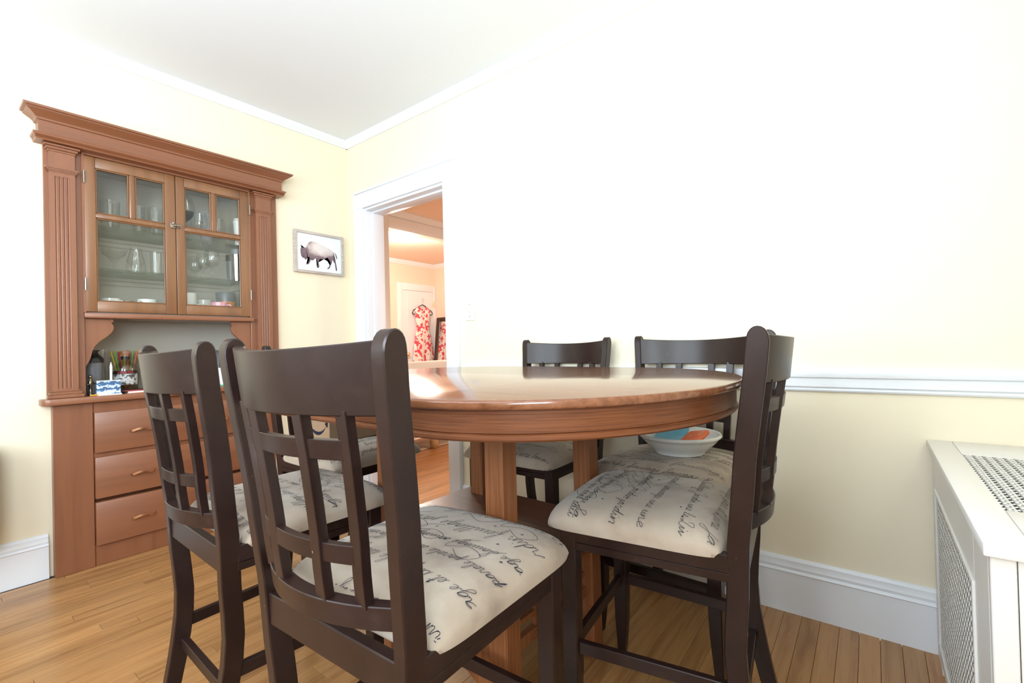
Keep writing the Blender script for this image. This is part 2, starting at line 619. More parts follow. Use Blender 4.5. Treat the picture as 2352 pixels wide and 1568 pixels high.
mb.box(DX0 + 0.024, DX1 - 0.024, 0.045, 0.14, DH - 0.024, DH - 0.012)
mk('door_stop', mb, 'trim', d, 0.002)
mb = MB()
mb.box(DX0 - 0.10, DX0 - 0.088, -0.030, 0, 0, DH + 0.112)
mb.box(DX1 + 0.092, DX1 + 0.104, -0.030, 0, 0, DH + 0.112)
mb.box(DX0 - 0.10, DX1 + 0.104, -0.030, 0, DH + 0.112, DH + 0.125)
mk('backband', mb, 'trim', d, 0.003)

# --- the rooms beyond the doorway
XW, YW = -3.34, 3.97
struct('wall_hall_end', B(XW - 0.1, XW, 0.14, YW + 0.1, 0, HC), 'peach', label='peach end wall with the white door')
struct('wall_hall_side', B(XW, 2.6, YW, YW + 0.1, 0, HC), 'peach', label='peach side wall behind the leaning mirror')
mb = MB()
mb.box(2.5, 2.6, 0.14, 2.17, 0, HC)
mb.box(2.5, 2.6, 3.03, YW, 0, HC)
mb.box(2.5, 2.6, 2.17, 3.03, 0, WZ0)
mb.box(2.5, 2.6, 2.17, 3.03, WZ1, HC)
struct('wall_hall_near', mb, 'peach', label='wall closing the hall on the right')
XB = -1.10
mb = MB()
mb.box(XB - 0.13, XB, 0.14, 1.215, 0, HC)
mb.box(XB - 0.13, XB, 1.215, YW, 2.335, HC)
struct('wall_hall_beam', mb, 'peach', label='wall stub and header of the wide hall opening')
mb = MB()
mb.prism([(XB, 2.46), (XB + 0.012, 2.46), (XB + 0.022, 2.49), (XB + 0.05, 2.515), (XB + 0.05, HC), (XB, HC)], 1, 0.14, YW)  # (x,z) along y
struct('trim_4', mb, 'trim', label='crown moulding along the hall header')
mb = MB()
mb.box(XB, XB + 0.02, 1.20, YW, 2.325, 2.455)
mb.box(XB, XB + 0.02, 1.12, 1.20, 0, 2.455)
struct('trim_5', mb, 'trim', 0.003, label='white header board of the wide hall opening')
mb = MB()
mb.prism([(XW, HC - 0.07), (XW + 0.012, HC - 0.07), (XW + 0.05, HC - 0.02), (XW + 0.05, HC), (XW, HC)], 1, 0.14, YW)
mb.prism([(YW, HC - 0.07), (YW - 0.012, HC - 0.07), (YW - 0.05, HC - 0.02), (YW - 0.05, HC), (YW, HC)], 0, XW, XB - 0.13)
struct('trim_6', mb, 'trim', label='white crown moulding in the far room')

# ================================================================== FAR ROOM THINGS
# panelled white door
fd0, fd1, fdh = 3.205, 3.915, 2.02
mb = MB()
mb.box(XW, XW + 0.022, fd0 - 0.105, fd0, 0, fdh + 0.12)
mb.box(XW, XW + 0.022, fd1, min(fd1 + 0.05, YW), 0, fdh + 0.12)
mb.box(XW, XW + 0.022, fd0, fd1, fdh, fdh + 0.12)
dr = struct('door_2', mb, 'trim', 0.003, label='white panelled door in the peach end wall')
slab = mk('door_slab', B(XW + 0.002, XW + 0.012, fd0 + 0.004, fd1 - 0.004, 0.008, fdh - 0.004), 'trim', dr)
for k, (z0, z1) in enumerate(((1.55, 1.90), (0.85, 1.47), (0.2, 0.75))):
    for a, b in ((fd0 + 0.10, fd0 + 0.33), (fd0 + 0.39, fd1 - 0.10)):
        pm = MB()
        pm.box(XW + 0.012, XW + 0.016, a, b, z0, z1)
        mk('panel', pm, 'trim', slab, 0.003, 1)
mk('hinge', B(XW + 0.012, XW + 0.028, fd1 - 0.012, fd1 + 0.010, 1.74, 1.86), 'brass', dr, 0.002, 1)
kb = MB().lathe([(0.0, 0), (0.03, 0.0), (0.03, 0.006), (0.012, 0.012), (0.012, 0.03), (0.028, 0.042), (0.030, 0.056), (0.018, 0.068),
                 (0.0, 0.07)], 16)
mk('door_knob', kb, 'brass', dr, loc=(XW + 0.012, fd0 + 0.065, 0.905), rot=(0, pi / 2, 0))

# hanger and dress
HY, HX = 3.60, XW + 0.072
h = thing('coat_hanger', 'slim black hanger holding the floral dress on the far door', 'hanger', (HX, HY, 1.69))
pts = [(0, -0.22, -0.09), (0, -0.235, -0.06), (0, -0.215, -0.025), (0, -0.12, 0.025), (0, -0.03, 0.075), (0, 0, 0.082),
       (0, 0.03, 0.075), (0, 0.12, 0.03), (0, 0.215, -0.03), (0, 0.235, -0.065), (0, 0.22, -0.09), (0, 0.1, -0.088), (0, -0.1, -0.088),
       (0, -0.22, -0.09)]
mk('hanger_body', MB().tube(pts, 0.0085, 8), 'black', h)
mk('hook', MB().tube([(0, 0, 0.08), (0, 0.0, 0.12), (0, 0.02, 0.15), (0, 0.04, 0.165), (0, 0.03, 0.19), (0, 0.0, 0.195), (0, -0.025, 0.175)],
                     0.003, 6), 'steel', h)
g = thing('floral_dress', 'sleeveless white dress with red flowers hanging on the far door', 'dress', (HX, HY, 0))
NU, NV = 56, 40
rings = []
for j in range(NV + 1):
    v = j / NV
    hwid = 0.172 - 0.030 * math.exp(-((v - 0.36) / 0.15) ** 2) + 0.070 * max(0, v - 0.40) / 0.60
    dep = 0.018 + 0.024 * min(1, v * 2.5)
    ring = []
    for i in range(NU):
        a = 2 * pi * i / NU
        fold = 1 + (0.04 + 0.20 * max(0, v - 0.3)) * sin(7 * a + 1.3 * sin(3 * v))
        yy = hwid * cos(a) * (1 + 0.03 * sin(11 * a) * v)
        xx = dep * sin(a) * fold
        zt_ = 1.775 - 0.45 * max(abs(yy), 0.055)
        if abs(yy) < 0.062:
            zt_ -= (0.13 if sin(a) > 0 else 0.05) * (1 - (abs(yy) / 0.062) ** 2)
        zz = zt_ + (0.80 - zt_) * v
        ring.append((xx, yy, zz))
    rings.append(ring)
mk('skirt_and_bodice', MB().loft(rings, True, False), 'dress', g, smooth=80)
ring0 = []
hr = []
for j, (dz, amp) in enumerate(((0, 0.0), (-0.03, 0.012), (-0.06, 0.02))):
    hr.append([(0.048 * sin(a) * (1 + 3 * amp * sin(13 * a)), (0.215 + amp * 0.8) * cos(a), 0.806 + dz + 0.012 * sin(5 * a))
               for a in [2 * pi * i / NU for i in range(NU)]])
mk('hem_ruffle', MB().loft(hr, True, False), 'dress', g, smooth=80)
mk('button_placket', B(0.036, 0.041, -0.010, 0.010, 0.95, 1.52), 'dress', g, 0.002, 1)

# leaning mirror in the corner
mr = thing('leaning_mirror', 'tall mirror with a dark brown frame leaning in the far corner', 'mirror', (-2.66, 3.72, 0.0))
mr.rotation_euler = (radians(-7), 0, radians(0))
MW, MH = 0.56, 1.56
fm = MB()
fm.box(-MW, -MW + 0.075, -0.02, 0.02, 0, MH)
fm.box(MW - 0.075, MW, -0.02, 0.02, 0, MH)
fm.box(-MW + 0.075, MW - 0.075, -0.02, 0.02, 0, 0.075)
fm.box(-MW + 0.075, MW - 0.075, -0.02, 0.02, MH - 0.075, MH)
mk('mirror_frame', fm, 'mirror_frame', mr, 0.006)
mk('mirror_glass', B(-MW + 0.07, MW - 0.07, -0.006, 0.006, 0.07, MH - 0.07), 'mirror', mr, smooth=0)

# white sofa with turned feet, rug
sf = thing('sofa', 'white upholstered sofa with turned wooden feet beyond the doorway', 'sofa', (-0.42, 1.32, 0.012))
mk('back_cushion', B(-0.20, 0.0, -0.85, 0.85, 0.13, 0.865), 'sofa', sf, 0.05, 4)
mk('seat_base', B(-0.58, -0.16, -0.85, 0.85, 0.13, 0.42), 'sofa', sf, 0.03, 3)
mk('arm', B(-0.60, -0.05, -0.97, -0.83, 0.13, 0.62), 'sofa', sf, 0.04, 3)
mk('arm', B(-0.60, -0.05, 0.83, 0.97, 0.13, 0.62), 'sofa', sf, 0.04, 3)
foot = [(0.0, 0), (0.030, 0.0), (0.042, 0.02), (0.046, 0.05), (0.040, 0.075), (0.026, 0.085), (0.024, 0.098), (0.036, 0.106),
        (0.038, 0.13), (0, 0.13)]
for fx, fy in ((-0.045, -0.10), (-0.52, -0.10), (-0.045, 0.72), (-0.52, 0.72), (-0.045, -0.72), (-0.52, -0.72)):
    mk('turned_foot', MB().lathe(foot, 16), 'turned', sf, loc=(fx, fy, 0))
rg = mk('area_rug', B(-1.0, -0.505, 0.55, 2.7, 0.0005, 0.012), 'rug', None, 0.004, 1)
tag(rg, 'pale pinkish rug under the white sofa', 'rug')

# flush ceiling lamp (lit)
lp = thing('ceiling_lamp', 'lit flush-mount bowl lamp on the far room ceiling', 'lamp', (-1.72, 1.93, HC))
mk('lamp_base', MB().lathe([(0.0, 0.0), (0.10, 0.0), (0.10, -0.02), (0.04, -0.03), (0, -0.03)], 24), 'brass', lp)
mk('lamp_bowl', MB().lathe([(0.150, -0.025), (0.165, -0.04), (0.15, -0.075), (0.10, -0.105), (0.05, -0.118), (0.0, -0.12)], 28), 'lampglass', lp)
mk('finial', MB().lathe([(0.0, -0.145), (0.012, -0.14), (0.014, -0.125), (0.006, -0.118), (0, -0.118)], 12), 'brass', lp)
mk('rim', MB().lathe([(0.150, -0.02), (0.172, -0.022), (0.172, -0.04), (0.150, -0.04), (0.150, -0.02)], 28), 'brass', lp)
ld = bpy.data.lights.new('lamp_bulb_light', 'POINT')
ld.energy, ld.color, ld.shadow_soft_size = 115, (1.0, 0.88, 0.78), 0.14
lo = bpy.data.objects.new('lamp_bulb_light', ld)
lo.location = (-1.72, 1.93, HC - 0.22)
COL.objects.link(lo)

# ================================================================== BUILT-IN CHINA CABINET
cb = thing('china_cabinet', 'brown built-in china cabinet with glass doors and drawers', 'cabinet')
YM = -1.087                      # its centre line
NI = -0.34                       # depth of the recess


def mir(y):
    return 2 * YM - y


# interior linings
mb = MB()
for z0, z1 in ((1.205, 2.03), (0.815, 1.205)):
    mb.box(NI - 0.02, NI, -1.50, mir(-1.50), z0, z1)
    mb.box(NI, -0.001, -1.515, -1.495, z0, z1)
    mb.box(NI, -0.001, mir(-1.495), mir(-1.515), z0, z1)
mb.box(NI, -0.001, -1.50, mir(-1.50), 2.01, 2.03)
mb.box(NI, 0.0, -1.50, mir(-1.50), 1.205, 1.232)
mk('cabinet_interior', mb, 'inner', cb)
for zc in (1.640, 1.425):
    mb = MB()
    mb.prism([(NI, zc - 0.02), (NI + 0.012, zc - 0.02), (NI + 0.016, zc), (NI + 0.024, zc + 0.006), (NI + 0.024, zc + 0.022), (NI, zc + 0.022)],
             1, -1.495, mir(-1.495))
    mb.box(NI, -0.04, -1.495, -1.482, zc - 0.015, zc + 0.022)
    mb.box(NI, -0.04, mir(-1.482), mir(-1.495), zc - 0.015, zc + 0.022)
    mk('shelf_cleat', mb, 'inner', cb)
    mk('glass_shelf', B(NI + 0.002, -0.022, -1.494, mir(-1.494), zc + 0.0225, zc + 0.0285), 'gshelf', cb, smooth=0)
SH1, SH2, SH3 = 1.6688, 1.4538, 1.2325
# frame boards and pilasters
for side in (0, 1):
    def Y(y):
        return y if side == 0 else mir(y)
    def bx(x0, x1, ya, yb, z0, z1):
        return B(x0, x1, min(Y(ya), Y(yb)), max(Y(ya), Y(yb)), z0, z1)
    yo = -1.603 if side == 0 else -1.634
    mk('face_board', bx(0, 0.022, yo, -1.468, 0.82, 2.06), 'cab', cb, 0.002, 1)
    # fluted shaft
    ya, yb = -1.588, -1.498
    prof = [(0.0225, ya), (0.046, ya)]
    fc = [ya + 0.0240 + 0.0140 * k for k in range(4)]
    for c in fc:
        for k in range(9):
            a = pi * k / 8
            prof.append((0.046 - 0.0046 * sin(a), c - 0.0048 * cos(a)))
    prof += [(0.046, yb), (0.0225, yb)]
    prof = [(x, Y(y)) for x, y in prof]
    p = mk('pilaster', MB().prism(prof, 2, 0.864, 1.852), 'cab', cb, smooth=50)
    mk('shaft_end', bx(0.0225, 0.046, ya, yb, 1.852, 1.985), 'cab', p)
    mk('shaft_foot', bx(0.0225, 0.046, ya, yb, 0.82, 0.864), 'cab', p)
    mb = MB()
    for dz, e in ((0, 0.004), (0.006, 0.008), (0.013, 0.012)):
        q = bx(0.0225, 0.046 + e, ya - e, yb + e, 1.872 + dz, 1.879 + dz)
        mb.add(q.v, q.f)
    mk('astragal', mb, 'cab', p)
    mb = MB()
    for dz, e, hh in ((0, 0.004, 0.010), (0.010, 0.010, 0.012), (0.022, 0.018, 0.010)):
        q = bx(0.0225, 0.046 + e, ya - e, yb + e, 1.965 + dz, 1.965 + dz + hh)
        mb.add(q.v, q.f)
    mk('capital', mb, 'cab', p, 0.002, 1)
    mb = MB()
    for dz, e, hh in ((0, 0.018, 0.016), (0.016, 0.012, 0.012), (0.028, 0.006, 0.008)):
        q = bx(0.0225, 0.046 + e, ya - e, yb + e, 0.8205 + dz, 0.8205 + dz + hh)
        mb.add(q.v, q.f)
    mk('pilaster_base', mb, 'cab', p, 0.002, 1)
    # scrolled bracket under the ledge
    br = [(-1.468, 1.194), (-1.360, 1.194), (-1.357, 1.183), (-1.366, 1.176), (-1.363, 1.170), (-1.357, 1.158), (-1.358, 1.144),
          (-1.366, 1.126), (-1.380, 1.110), (-1.398, 1.094), (-1.416, 1.078), (-1.430, 1.060), (-1.440, 1.038), (-1.445, 1.012),
          (-1.453, 0.985), (-1.468, 0.955)]
    mk('bracket', MB().prism([(Y(y), z) for y, z in br], 0, -0.004, 0.014), 'cab', cb, 0.0015, 1)
# inner door stop stiles
for ya in (-1.474, mir(-1.468) - 0.006):
    mk('stile', B(0.0, 0.030, ya, ya + 0.012, 1.222, 2.0), 'cab', cb, 0.0015, 1)
mk('header_board', B(0, 0.028, -1.468, mir(-1.468), 1.990, 2.06), 'caby', cb)
mk('ledge', B(0.0, 0.052, -1.474, mir(-1.474), 1.1955, 1.2215), 'caby', cb, 0.005, 2)
# cornice: mitred rings
rings = []
for p_, z in ((0.0, 2.000), (0.078, 2.000), (0.082, 2.006), (0.078, 2.009), (0.084, 2.012), (0.080, 2.015), (0.087, 2.019), (0.090, 2.026),
              (0.088, 2.030), (0.070, 2.033), (0.070, 2.088), (0.077, 2.091), (0.079, 2.098), (0.086, 2.106), (0.101, 2.116), (0.112, 2.124),
              (0.112, 2.129), (0.120, 2.131), (0.122, 2.140), (0.0, 2.140)):
    e = max(p_ - 0.050, -0.0) if p_ else -0.0
    rings.append([(0.0, -1.603 - e, z), (max(p_, 0.001), -1.603 - e, z), (max(p_, 0.001), -0.545 + e, z), (0.0, -0.545 + e, z)])
mk('cornice', MB().loft(rings), 'caby', cb, smooth=25)


# glazed doors
def cab_door(y0, y1, panes_y, hinge_y, flip):
    z0, z1 = 1.228, 1.986
    x0, x1 = 0.006, 0.030
    f = MB()
    pa, pb, pc, pd = panes_y           # pane edges: left pane a..b, right pane c..d
    f.box(x0, x1, y0, pa, z0, z1)
    f.box(x0, x1, pd, y1, z0, z1)
    f.box(x0, x1, pa, pd, z0, 1.280)
    f.box(x0, x1, pa, pd, 1.936, z1)
    d = mk('cabinet_door', f, 'door', cb, 0.0025, 2)
    mk('muntin', B(x0 + 0.002, x1 - 0.001, pa - 0.002, pd + 0.002, 1.690, 1.714), 'door', d, 0.006, 2)
    mk('muntin', B(x0 + 0.002, x1 - 0.001, pb, pc, 1.712, 1.938), 'door', d, 0.006, 2)
    for a, b, c, e in ((pa, pb, 1.712, 1.938), (pc, pd, 1.712, 1.938), (pa, pd, 1.278, 1.692)):
        mk('pane', B(0.013, 0.016, a - 0.002, b + 0.002 if e > 1.7 else b + 0.002, c, e), 'pane', d, smooth=0)
        bead = MB()
        for q in ((a, a + 0.006, c + 0.002, e - 0.002), (b - 0.006, b, c + 0.002, e - 0.002)):
            bead.box(0.0165, 0.026, q[0], q[1], q[2], q[3])
        bead.box(0.0165, 0.026, a, b, c + 0.002, c + 0.008)
        bead.box(0.0165, 0.026, a, b, e - 0.008, e - 0.002)
        mk('glazing_bead', bead, 'door', d, 0.002, 1)
    for zh in (1.36, 1.88):
        mk('hinge', MB().tube([(0.034, hinge_y, zh - 0.03), (0.034, hinge_y, zh + 0.03)], 0.0045, 8), 'metal', d)
    return d


dl = cab_door(-1.4635, -1.0915, (-1.422, -1.291, -1.265, -1.139), -1.466, False)
drr = cab_door(-1.0885, -0.7095, (-1.047, -0.915, -0.890, -0.760), -0.706, True)
lt = MB()
lt.box(0.030, 0.038, -1.116, -1.092, 1.697, 1.722)
lt.box(0.030, 0.040, -1.088, -1.066, 1.700, 1.719)
lt.tube([(0.042, -1.106, 1.7095), (0.042, -1.070, 1.7095)], 0.006, 8)
lt.lathe([(0.0, 0), (0.007, 0.0), (0.009, 0.008), (0.0, 0.012)], 10, (0.044, -1.106, 1.716))
mk('latch', lt, 'metal', drr, 0.0015, 1)

# counter, base, drawers
mb = MB()
cx = []
for k in range(7):
    a = pi / 2 * k / 6
    cx.append((0.060 + 0.028 * sin(a), -1.600 - 0.028 * cos(a)))
top = [(NI, -1.49), (0.0, -1.49), (0.0, -1.628)] + cx + [(0.088, mir(cx[-1 - k][1])) if 0 else (cx[6 - k][0], mir(cx[6 - k][1])) for k in range(7)] + \
      [(0.0, mir(-1.628)), (0.0, mir(-1.49)), (NI, mir(-1.49))]
mk('countertop', MB().prism(top, 2, 0.790, 0.8195), 'caby', cb, 0.004, 2)
mb = MB()
mb.box(0.0, 0.050, -1.589, -1.449, 0, 0.790)
mb.box(0.0, 0.050, mir(-1.449), mir(-1.589), 0, 0.790)
mb.box(0.0, 0.046, -1.449, mir(-1.449), 0.736, 0.790)
mb.box(0.0, 0.046, -1.449, mir(-1.449), 0.0, 0.104)
mb.box(0.0, 0.046, -1.449, mir(-1.449), 0.520, 0.546)
mb.box(0.0, 0.010, -1.449, mir(-1.449), 0.10, 0.74)
mk('base_frame', mb, 'cab', cb, 0.0025, 1)
for k, (z0, z1) in enumerate(((0.543, 0.739), (0.323, 0.522), (0.099, 0.306))):
    d = mk('drawer', B(0.016, 0.064, -1.447, mir(-1.447), z0, z1), 'caby', cb, 0.004, 2)
    zc = (z0 + z1) / 2 - 0.006
    for yc in (-1.264, mir(-1.264)):
        hp = MB()
        ring = []
        for i in range(15):
            t = i / 14
            yy = yc - 0.048 + 0.096 * t
            zz = zc + 0.004 * (2 * t - 1) + 0.006 * sin(2 * pi * (t - 0.1)) * (t > 0.1)
            xx = 0.066 + 0.020 * sin(pi * t) ** 0.7
            th = 0.0050 * (1 - 0.55 * t) + 0.0015
            ring.append([(xx - 0.0035, yy, zz - th), (xx + 0.0035, yy, zz - th), (xx + 0.0035, yy, zz + th), (xx - 0.0035, yy, zz + th)])
        hp.loft(ring)
        hp.box(0.064, 0.070, yc - 0.048, yc - 0.040, zc - 0.008, zc + 0.002)
        hp.box(0.064, 0.070, yc + 0.040, yc + 0.048, zc - 0.001, zc + 0.008)
        mk('drawer_pull', hp, 'copper', d, 0.001, 1)

# ------------------------------------------------------------------ glassware
def glass(prof_out, th, name, mat, label, cat, loc, n=24, group=None):
    """thin-walled vessel of revolution"""
    inner = [(max(r - th, 0.0005), z + (th if i == 0 else 0)) for i, (r, z) in enumerate(prof_out)]
    o = mk(name, MB().lathe(prof_out, n), mat, None, smooth=60, loc=loc)
    return tag(o, label, cat, group)


def tumbler(r, h, name, label, loc, taper=0.9, mat='glass'):
    return glass([(0.0, 0.0), (r * taper, 0.0), (r * taper, 0.008), (r * (taper + 1) / 2, h * 0.5), (r, h), (r - 0.002, h), (r * taper - 0.002, 0.010),
                  (0.0, 0.010)], 0.002, name, mat, label, 'glass', loc)


def wineglass(r, h, name, label, loc, stem=0.4, mat='glass', bowlmat=None):
    s = h * stem
    prof = [(0.0, 0.001), (r * 0.85, 0.001), (r * 0.85, 0.003), (0.008, 0.010), (0.0038, 0.02), (0.0038, s - 0.01), (0.010, s),
            (r * 0.75, s + (h - s) * 0.16), (r, s + (h - s) * 0.42), (r * 0.93, s + (h - s) * 0.75), (r * 0.76, h), (r * 0.74, h),
            (r * 0.91, s + (h - s) * 0.75), (r * 0.975, s + (h - s) * 0.42), (r * 0.72, s + (h - s) * 0.18), (0.0, s + 0.006)]
    o = mk(name, MB().lathe(prof, 24), mat, None, smooth=60, loc=loc)
    return tag(o, label, 'glass')


# top shelf
tumbler(0.042, 0.155, 'tumbler', 'wide etched clear tumbler, leftmost on the top cabinet shelf', (-0.13, -1.335, SH1))
tumbler(0.029, 0.165, 'tumbler', 'tall narrow clear tumbler beside the door muntin on the top shelf', (-0.16, -1.205, SH1))
tumbler(0.037, 0.145, 'tumbler', 'sparkling cut-glass tumbler at the right of the left door, top shelf', (-0.075, -1.152, SH1), 0.86)
tw = thing('wine_goblet', 'large wine glass with a dark teal bowl on the top shelf', 'glass', (-0.085, -1.012, SH1))
mk('upper_bowl', MB().lathe([(0.046, 0.155), (0.050, 0.17), (0.046, 0.205), (0.036, 0.24), (0.035, 0.24), (0.045, 0.205), (0.049, 0.17), (0.045, 0.155)], 24),
   'glass', tw, smooth=60)
mk('teal_lower_bowl', MB().lathe([(0.0, 0.1), (0.010, 0.102), (0.028, 0.115), (0.042, 0.135), (0.048, 0.158), (0.046, 0.158), (0.040, 0.137), (0.0, 0.11)], 24),
   'teal', tw, smooth=60)
mk('stem', MB().lathe([(0.0, 0.0), (0.036, 0.0), (0.036, 0.003), (0.008, 0.01), (0.004, 0.02), (0.004, 0.092), (0.010, 0.101), (0.0, 0.101)], 20), 'teal', tw, smooth=60)
wineglass(0.043, 0.185, 'wine_glass', 'round clear wine glass beside the frosted dotted cup', (-0.12, -0.925, SH1), 0.28)
oc = mk('frosted_cup', MB().lathe([(0.0, 0.0), (0.022, 0.0), (0.033, 0.05), (0.036, 0.12), (0.034, 0.185), (0.032, 0.185), (0.034, 0.12), (0.0, 0.01)], 24),
        two_tone('dotted_frost', (0.05, 0.05, 0.06), (0.42, 0.41, 0.46), 46, 0.16, 0.4, 'voronoi'), None, smooth=60, loc=(-0.19, -0.862, SH1))
tag(oc, 'frosted lilac cup with dark dots on the top shelf', 'cup')
wineglass(0.036, 0.19, 'wine_glass', 'clear wine glass behind the right muntin on the top shelf', (-0.19, -0.797, SH1), 0.3)
wc = thing('travel_cup', 'white lidded travel cup at the right end of the top shelf', 'cup', (-0.055, -0.735, SH1))
mk('cup_body', MB().lathe([(0.0, 0), (0.021, 0), (0.030, 0.138), (0.0, 0.138)], 20), 'white', wc, smooth=60)
mk('lid', MB().lathe([(0.0, 0.138), (0.032, 0.138), (0.033, 0.146), (0.029, 0.15), (0.026, 0.165), (0.0, 0.167)], 20), 'white', wc, smooth=50)
# middle shelf
mg = mk('margarita_glass', MB().lathe([(0, 0), (0.034, 0), (0.034, 0.003), (0.006, 0.012), (0.006, 0.05), (0.016, 0.06), (0.024, 0.075), (0.048, 0.095),
                                       (0.058, 0.125), (0.056, 0.125), (0.046, 0.097), (0.0, 0.065)], 24), 'glass', None, smooth=60, loc=(-0.16, -1.315, SH2))
tag(mg, 'wide-rimmed clear cocktail glass, leftmost on the middle shelf', 'glass')
mg2 = mk('glass_carafe', MB().lathe([(0, 0), (0.042, 0), (0.044, 0.02), (0.040, 0.06), (0.030, 0.105), (0.026, 0.135), (0.024, 0.135), (0.028, 0.105),
                                     (0.038, 0.06), (0.0, 0.008)], 24), 'glass', None, smooth=60, loc=(-0.12, -1.232, SH2))
tag(mg2, 'tapered clear carafe catching the window light on the middle shelf', 'carafe')
tumbler(0.028, 0.125, 'tumbler', 'small clear tumbler beside the latch side of the left door, middle shelf', (-0.12, -1.142, SH2))
tumbler(0.032, 0.115, 'tumbler', 'printed stemless glass at the left of the right door, middle shelf', (-0.10, -1.025, SH2), 0.8)
wineglass(0.036, 0.14, 'wine_glass', 'small stemmed wine glass, rearmost of three on the middle shelf', (-0.23, -0.915, SH2), 0.35)
wineglass(0.038, 0.155, 'wine_glass', 'stemmed wine glass, middle one of three in a row on the middle shelf', (-0.16, -0.898, SH2), 0.38)
wineglass(0.041, 0.172, 'wine_glass', 'large stemmed wine glass, frontmost of three on the middle shelf', (-0.085, -0.876, SH2), 0.38)
th = thing('steel_thermos', 'shiny steel travel tumbler with a dark lid on the middle shelf', 'tumbler', (-0.095, -0.732, SH2))
mk('thermos_body', MB().lathe([(0, 0), (0.026, 0), (0.028, 0.02), (0.034, 0.165), (0.0, 0.165)], 24), 'steel', th, smooth=50)
mk('lid', MB().lathe([(0, 0.165), (0.036, 0.165), (0.036, 0.195), (0.026, 0.205), (0.0, 0.205)], 24), 'smoke', th, smooth=40)
th = thing('grey_thermos', 'grey travel cup standing behind the steel tumbler', 'tumbler', (-0.21, -0.722, SH2))
mk('cup_body', MB().lathe([(0, 0), (0.022, 0), (0.028, 0.14), (0.0, 0.14)], 20), 'smoke', th, smooth=50)
mk('lid', MB().lathe([(0, 0.14), (0.030, 0.14), (0.029, 0.18), (0.0, 0.182)], 20), 'black', th, smooth=40)


def mug(r, h, name, label, loc, mat, ang, loop=True):
    t = thing(name, label, 'mug', loc, ang)
    mk('mug_body', MB().lathe([(0, 0), (r * 0.92, 0), (r, 0.006), (r, h), (r - 0.004, h), (r - 0.004, 0.008), (0, 0.008)], 28), mat, t, smooth=50)
    pts = [(r - 0.002, 0, h * 0.8), (r + 0.018, 0, h * 0.82), (r + 0.028, 0, h * 0.6), (r + 0.024, 0, h * 0.35), (r - 0.002, 0, h * 0.2)]
    mk('handle', MB().tube(pts, 0.005, 8), mat, t, smooth=60)
    return t


mug(0.042, 0.076, 'mug', 'white mug, leftmost on the cabinet floor behind the left door', (-0.11, -1.345, SH3), 'white', radians(40))
mp = two_tone('brown_pattern_glaze', (0.16, 0.10, 0.07), (0.62, 0.58, 0.52), 70, 0.5, 0.3)
mug(0.034, 0.072, 'mug', 'brown patterned mug between two white mugs behind the left door', (-0.17, -1.258, SH3), mp, radians(100))
mug(0.046, 0.078, 'mug', 'wide white mug with its handle forward behind the left door', (-0.09, -1.190, SH3), 'white', radians(-50))
bl = plain('blue_glaze', (0.06, 0.13, 0.36), 0.25)
mug(0.036, 0.066, 'mug', 'low blue mug beside the left door stile', (-0.15, -1.110, SH3), bl, radians(60))
m1 = mug(0.045, 0.135, 'mug', 'tall pale mug with a small green tree print', (-0.16, -0.978, SH3), 'white', radians(120))
gt = plain('green_print', (0.14, 0.30, 0.24), 0.6)
tr = MB()
for k in range(5):
    a0 = radians(-60 - 5 * k)
    tr.box(0.0453, 0.0462, -0.014 + 0.006 * k, -0.009 + 0.006 * k, 0.052 + 0.004 * (2 - abs(k - 2)), 0.060 + 0.004 * (2 - abs(k - 2)))
tr.box(0.0453, 0.0462, -0.001, 0.002, 0.040, 0.054)
tp = mk('tree_print', tr, gt, m1, smooth=0)
tp.rotation_euler = (0, 0, radians(-120 - 33))
mug(0.046, 0.105, 'mug', 'plain white mug behind the pink mug', (-0.225, -0.876, SH3), 'white', radians(150))
bm_ = plain('blue_green_glaze', (0.35, 0.50, 0.50), 0.2)
mug(0.034, 0.062, 'mug', 'small blue-green mug in front of the plain white mug', (-0.068, -0.955, SH3), bm_, radians(200))
m2 = mug(0.046, 0.080, 'mug', 'pink mug with a red heart behind the right door', (-0.070, -0.845, SH3), 'pink', radians(38))


def text_mesh(body, size, extr=0.0002):
    cu = bpy.data.curves.new('lettering', 'FONT')
    cu.body = body
    cu.size = size
    cu.align_x = 'CENTER'
    cu.resolution_u = 3
    o = bpy.data.objects.new('lettering', cu)
    COL.objects.link(o)
    dg = bpy.context.evaluated_depsgraph_get()
    dg.update()
    me = o.evaluated_get(dg).to_mesh()
    v = [tuple(p.co) for p in me.vertices]
    f = [tuple(p.vertices) for p in me.polygons]
    bpy.data.objects.remove(o, do_unlink=True)
    bpy.data.curves.remove(cu)
    return v, f


def wrap(v, R, a0, z0):
    """wrap flat text round a cylinder of radius R, centred on angle a0"""
    return [(R * cos(a0 + x / R), R * sin(a0 + x / R), z0 + y) for x, y, z in v]


v, f = text_mesh('I', 0.05)
A0 = radians(-33 - 38)
mk('letter_print', MB().add(wrap([(x - 0.026, y, z) for x, y, z in v], 0.0464, A0, 0.020), f), 'ink', m2, smooth=0)
hv = []
for k in range(24):
    a = 2 * pi * k / 24
    hv.append((0.0011 * 16 * sin(a) ** 3, 0.0011 * (13 * cos(a) - 5 * cos(2 * a) - 2 * cos(3 * a) - cos(4 * a)), 0))
mk('heart_print', MB().add(wrap(hv, 0.0464, A0, 0.040), [tuple(range(24))]), 'red', m2, smooth=0)
oj = thing('orange_label_jar', 'dark lidded jar with an orange label behind the pink mug', 'jar', (-0.17, -0.772, SH3))
mk('jar_body', MB().lathe([(0, 0), (0.046, 0), (0.050, 0.115), (0, 0.115)], 24), 'smoke', oj, smooth=50)
mk('jar_label', MB().lathe([(0.0485, 0.03), (0.0508, 0.095)], 24), 'orange', oj, smooth=60)
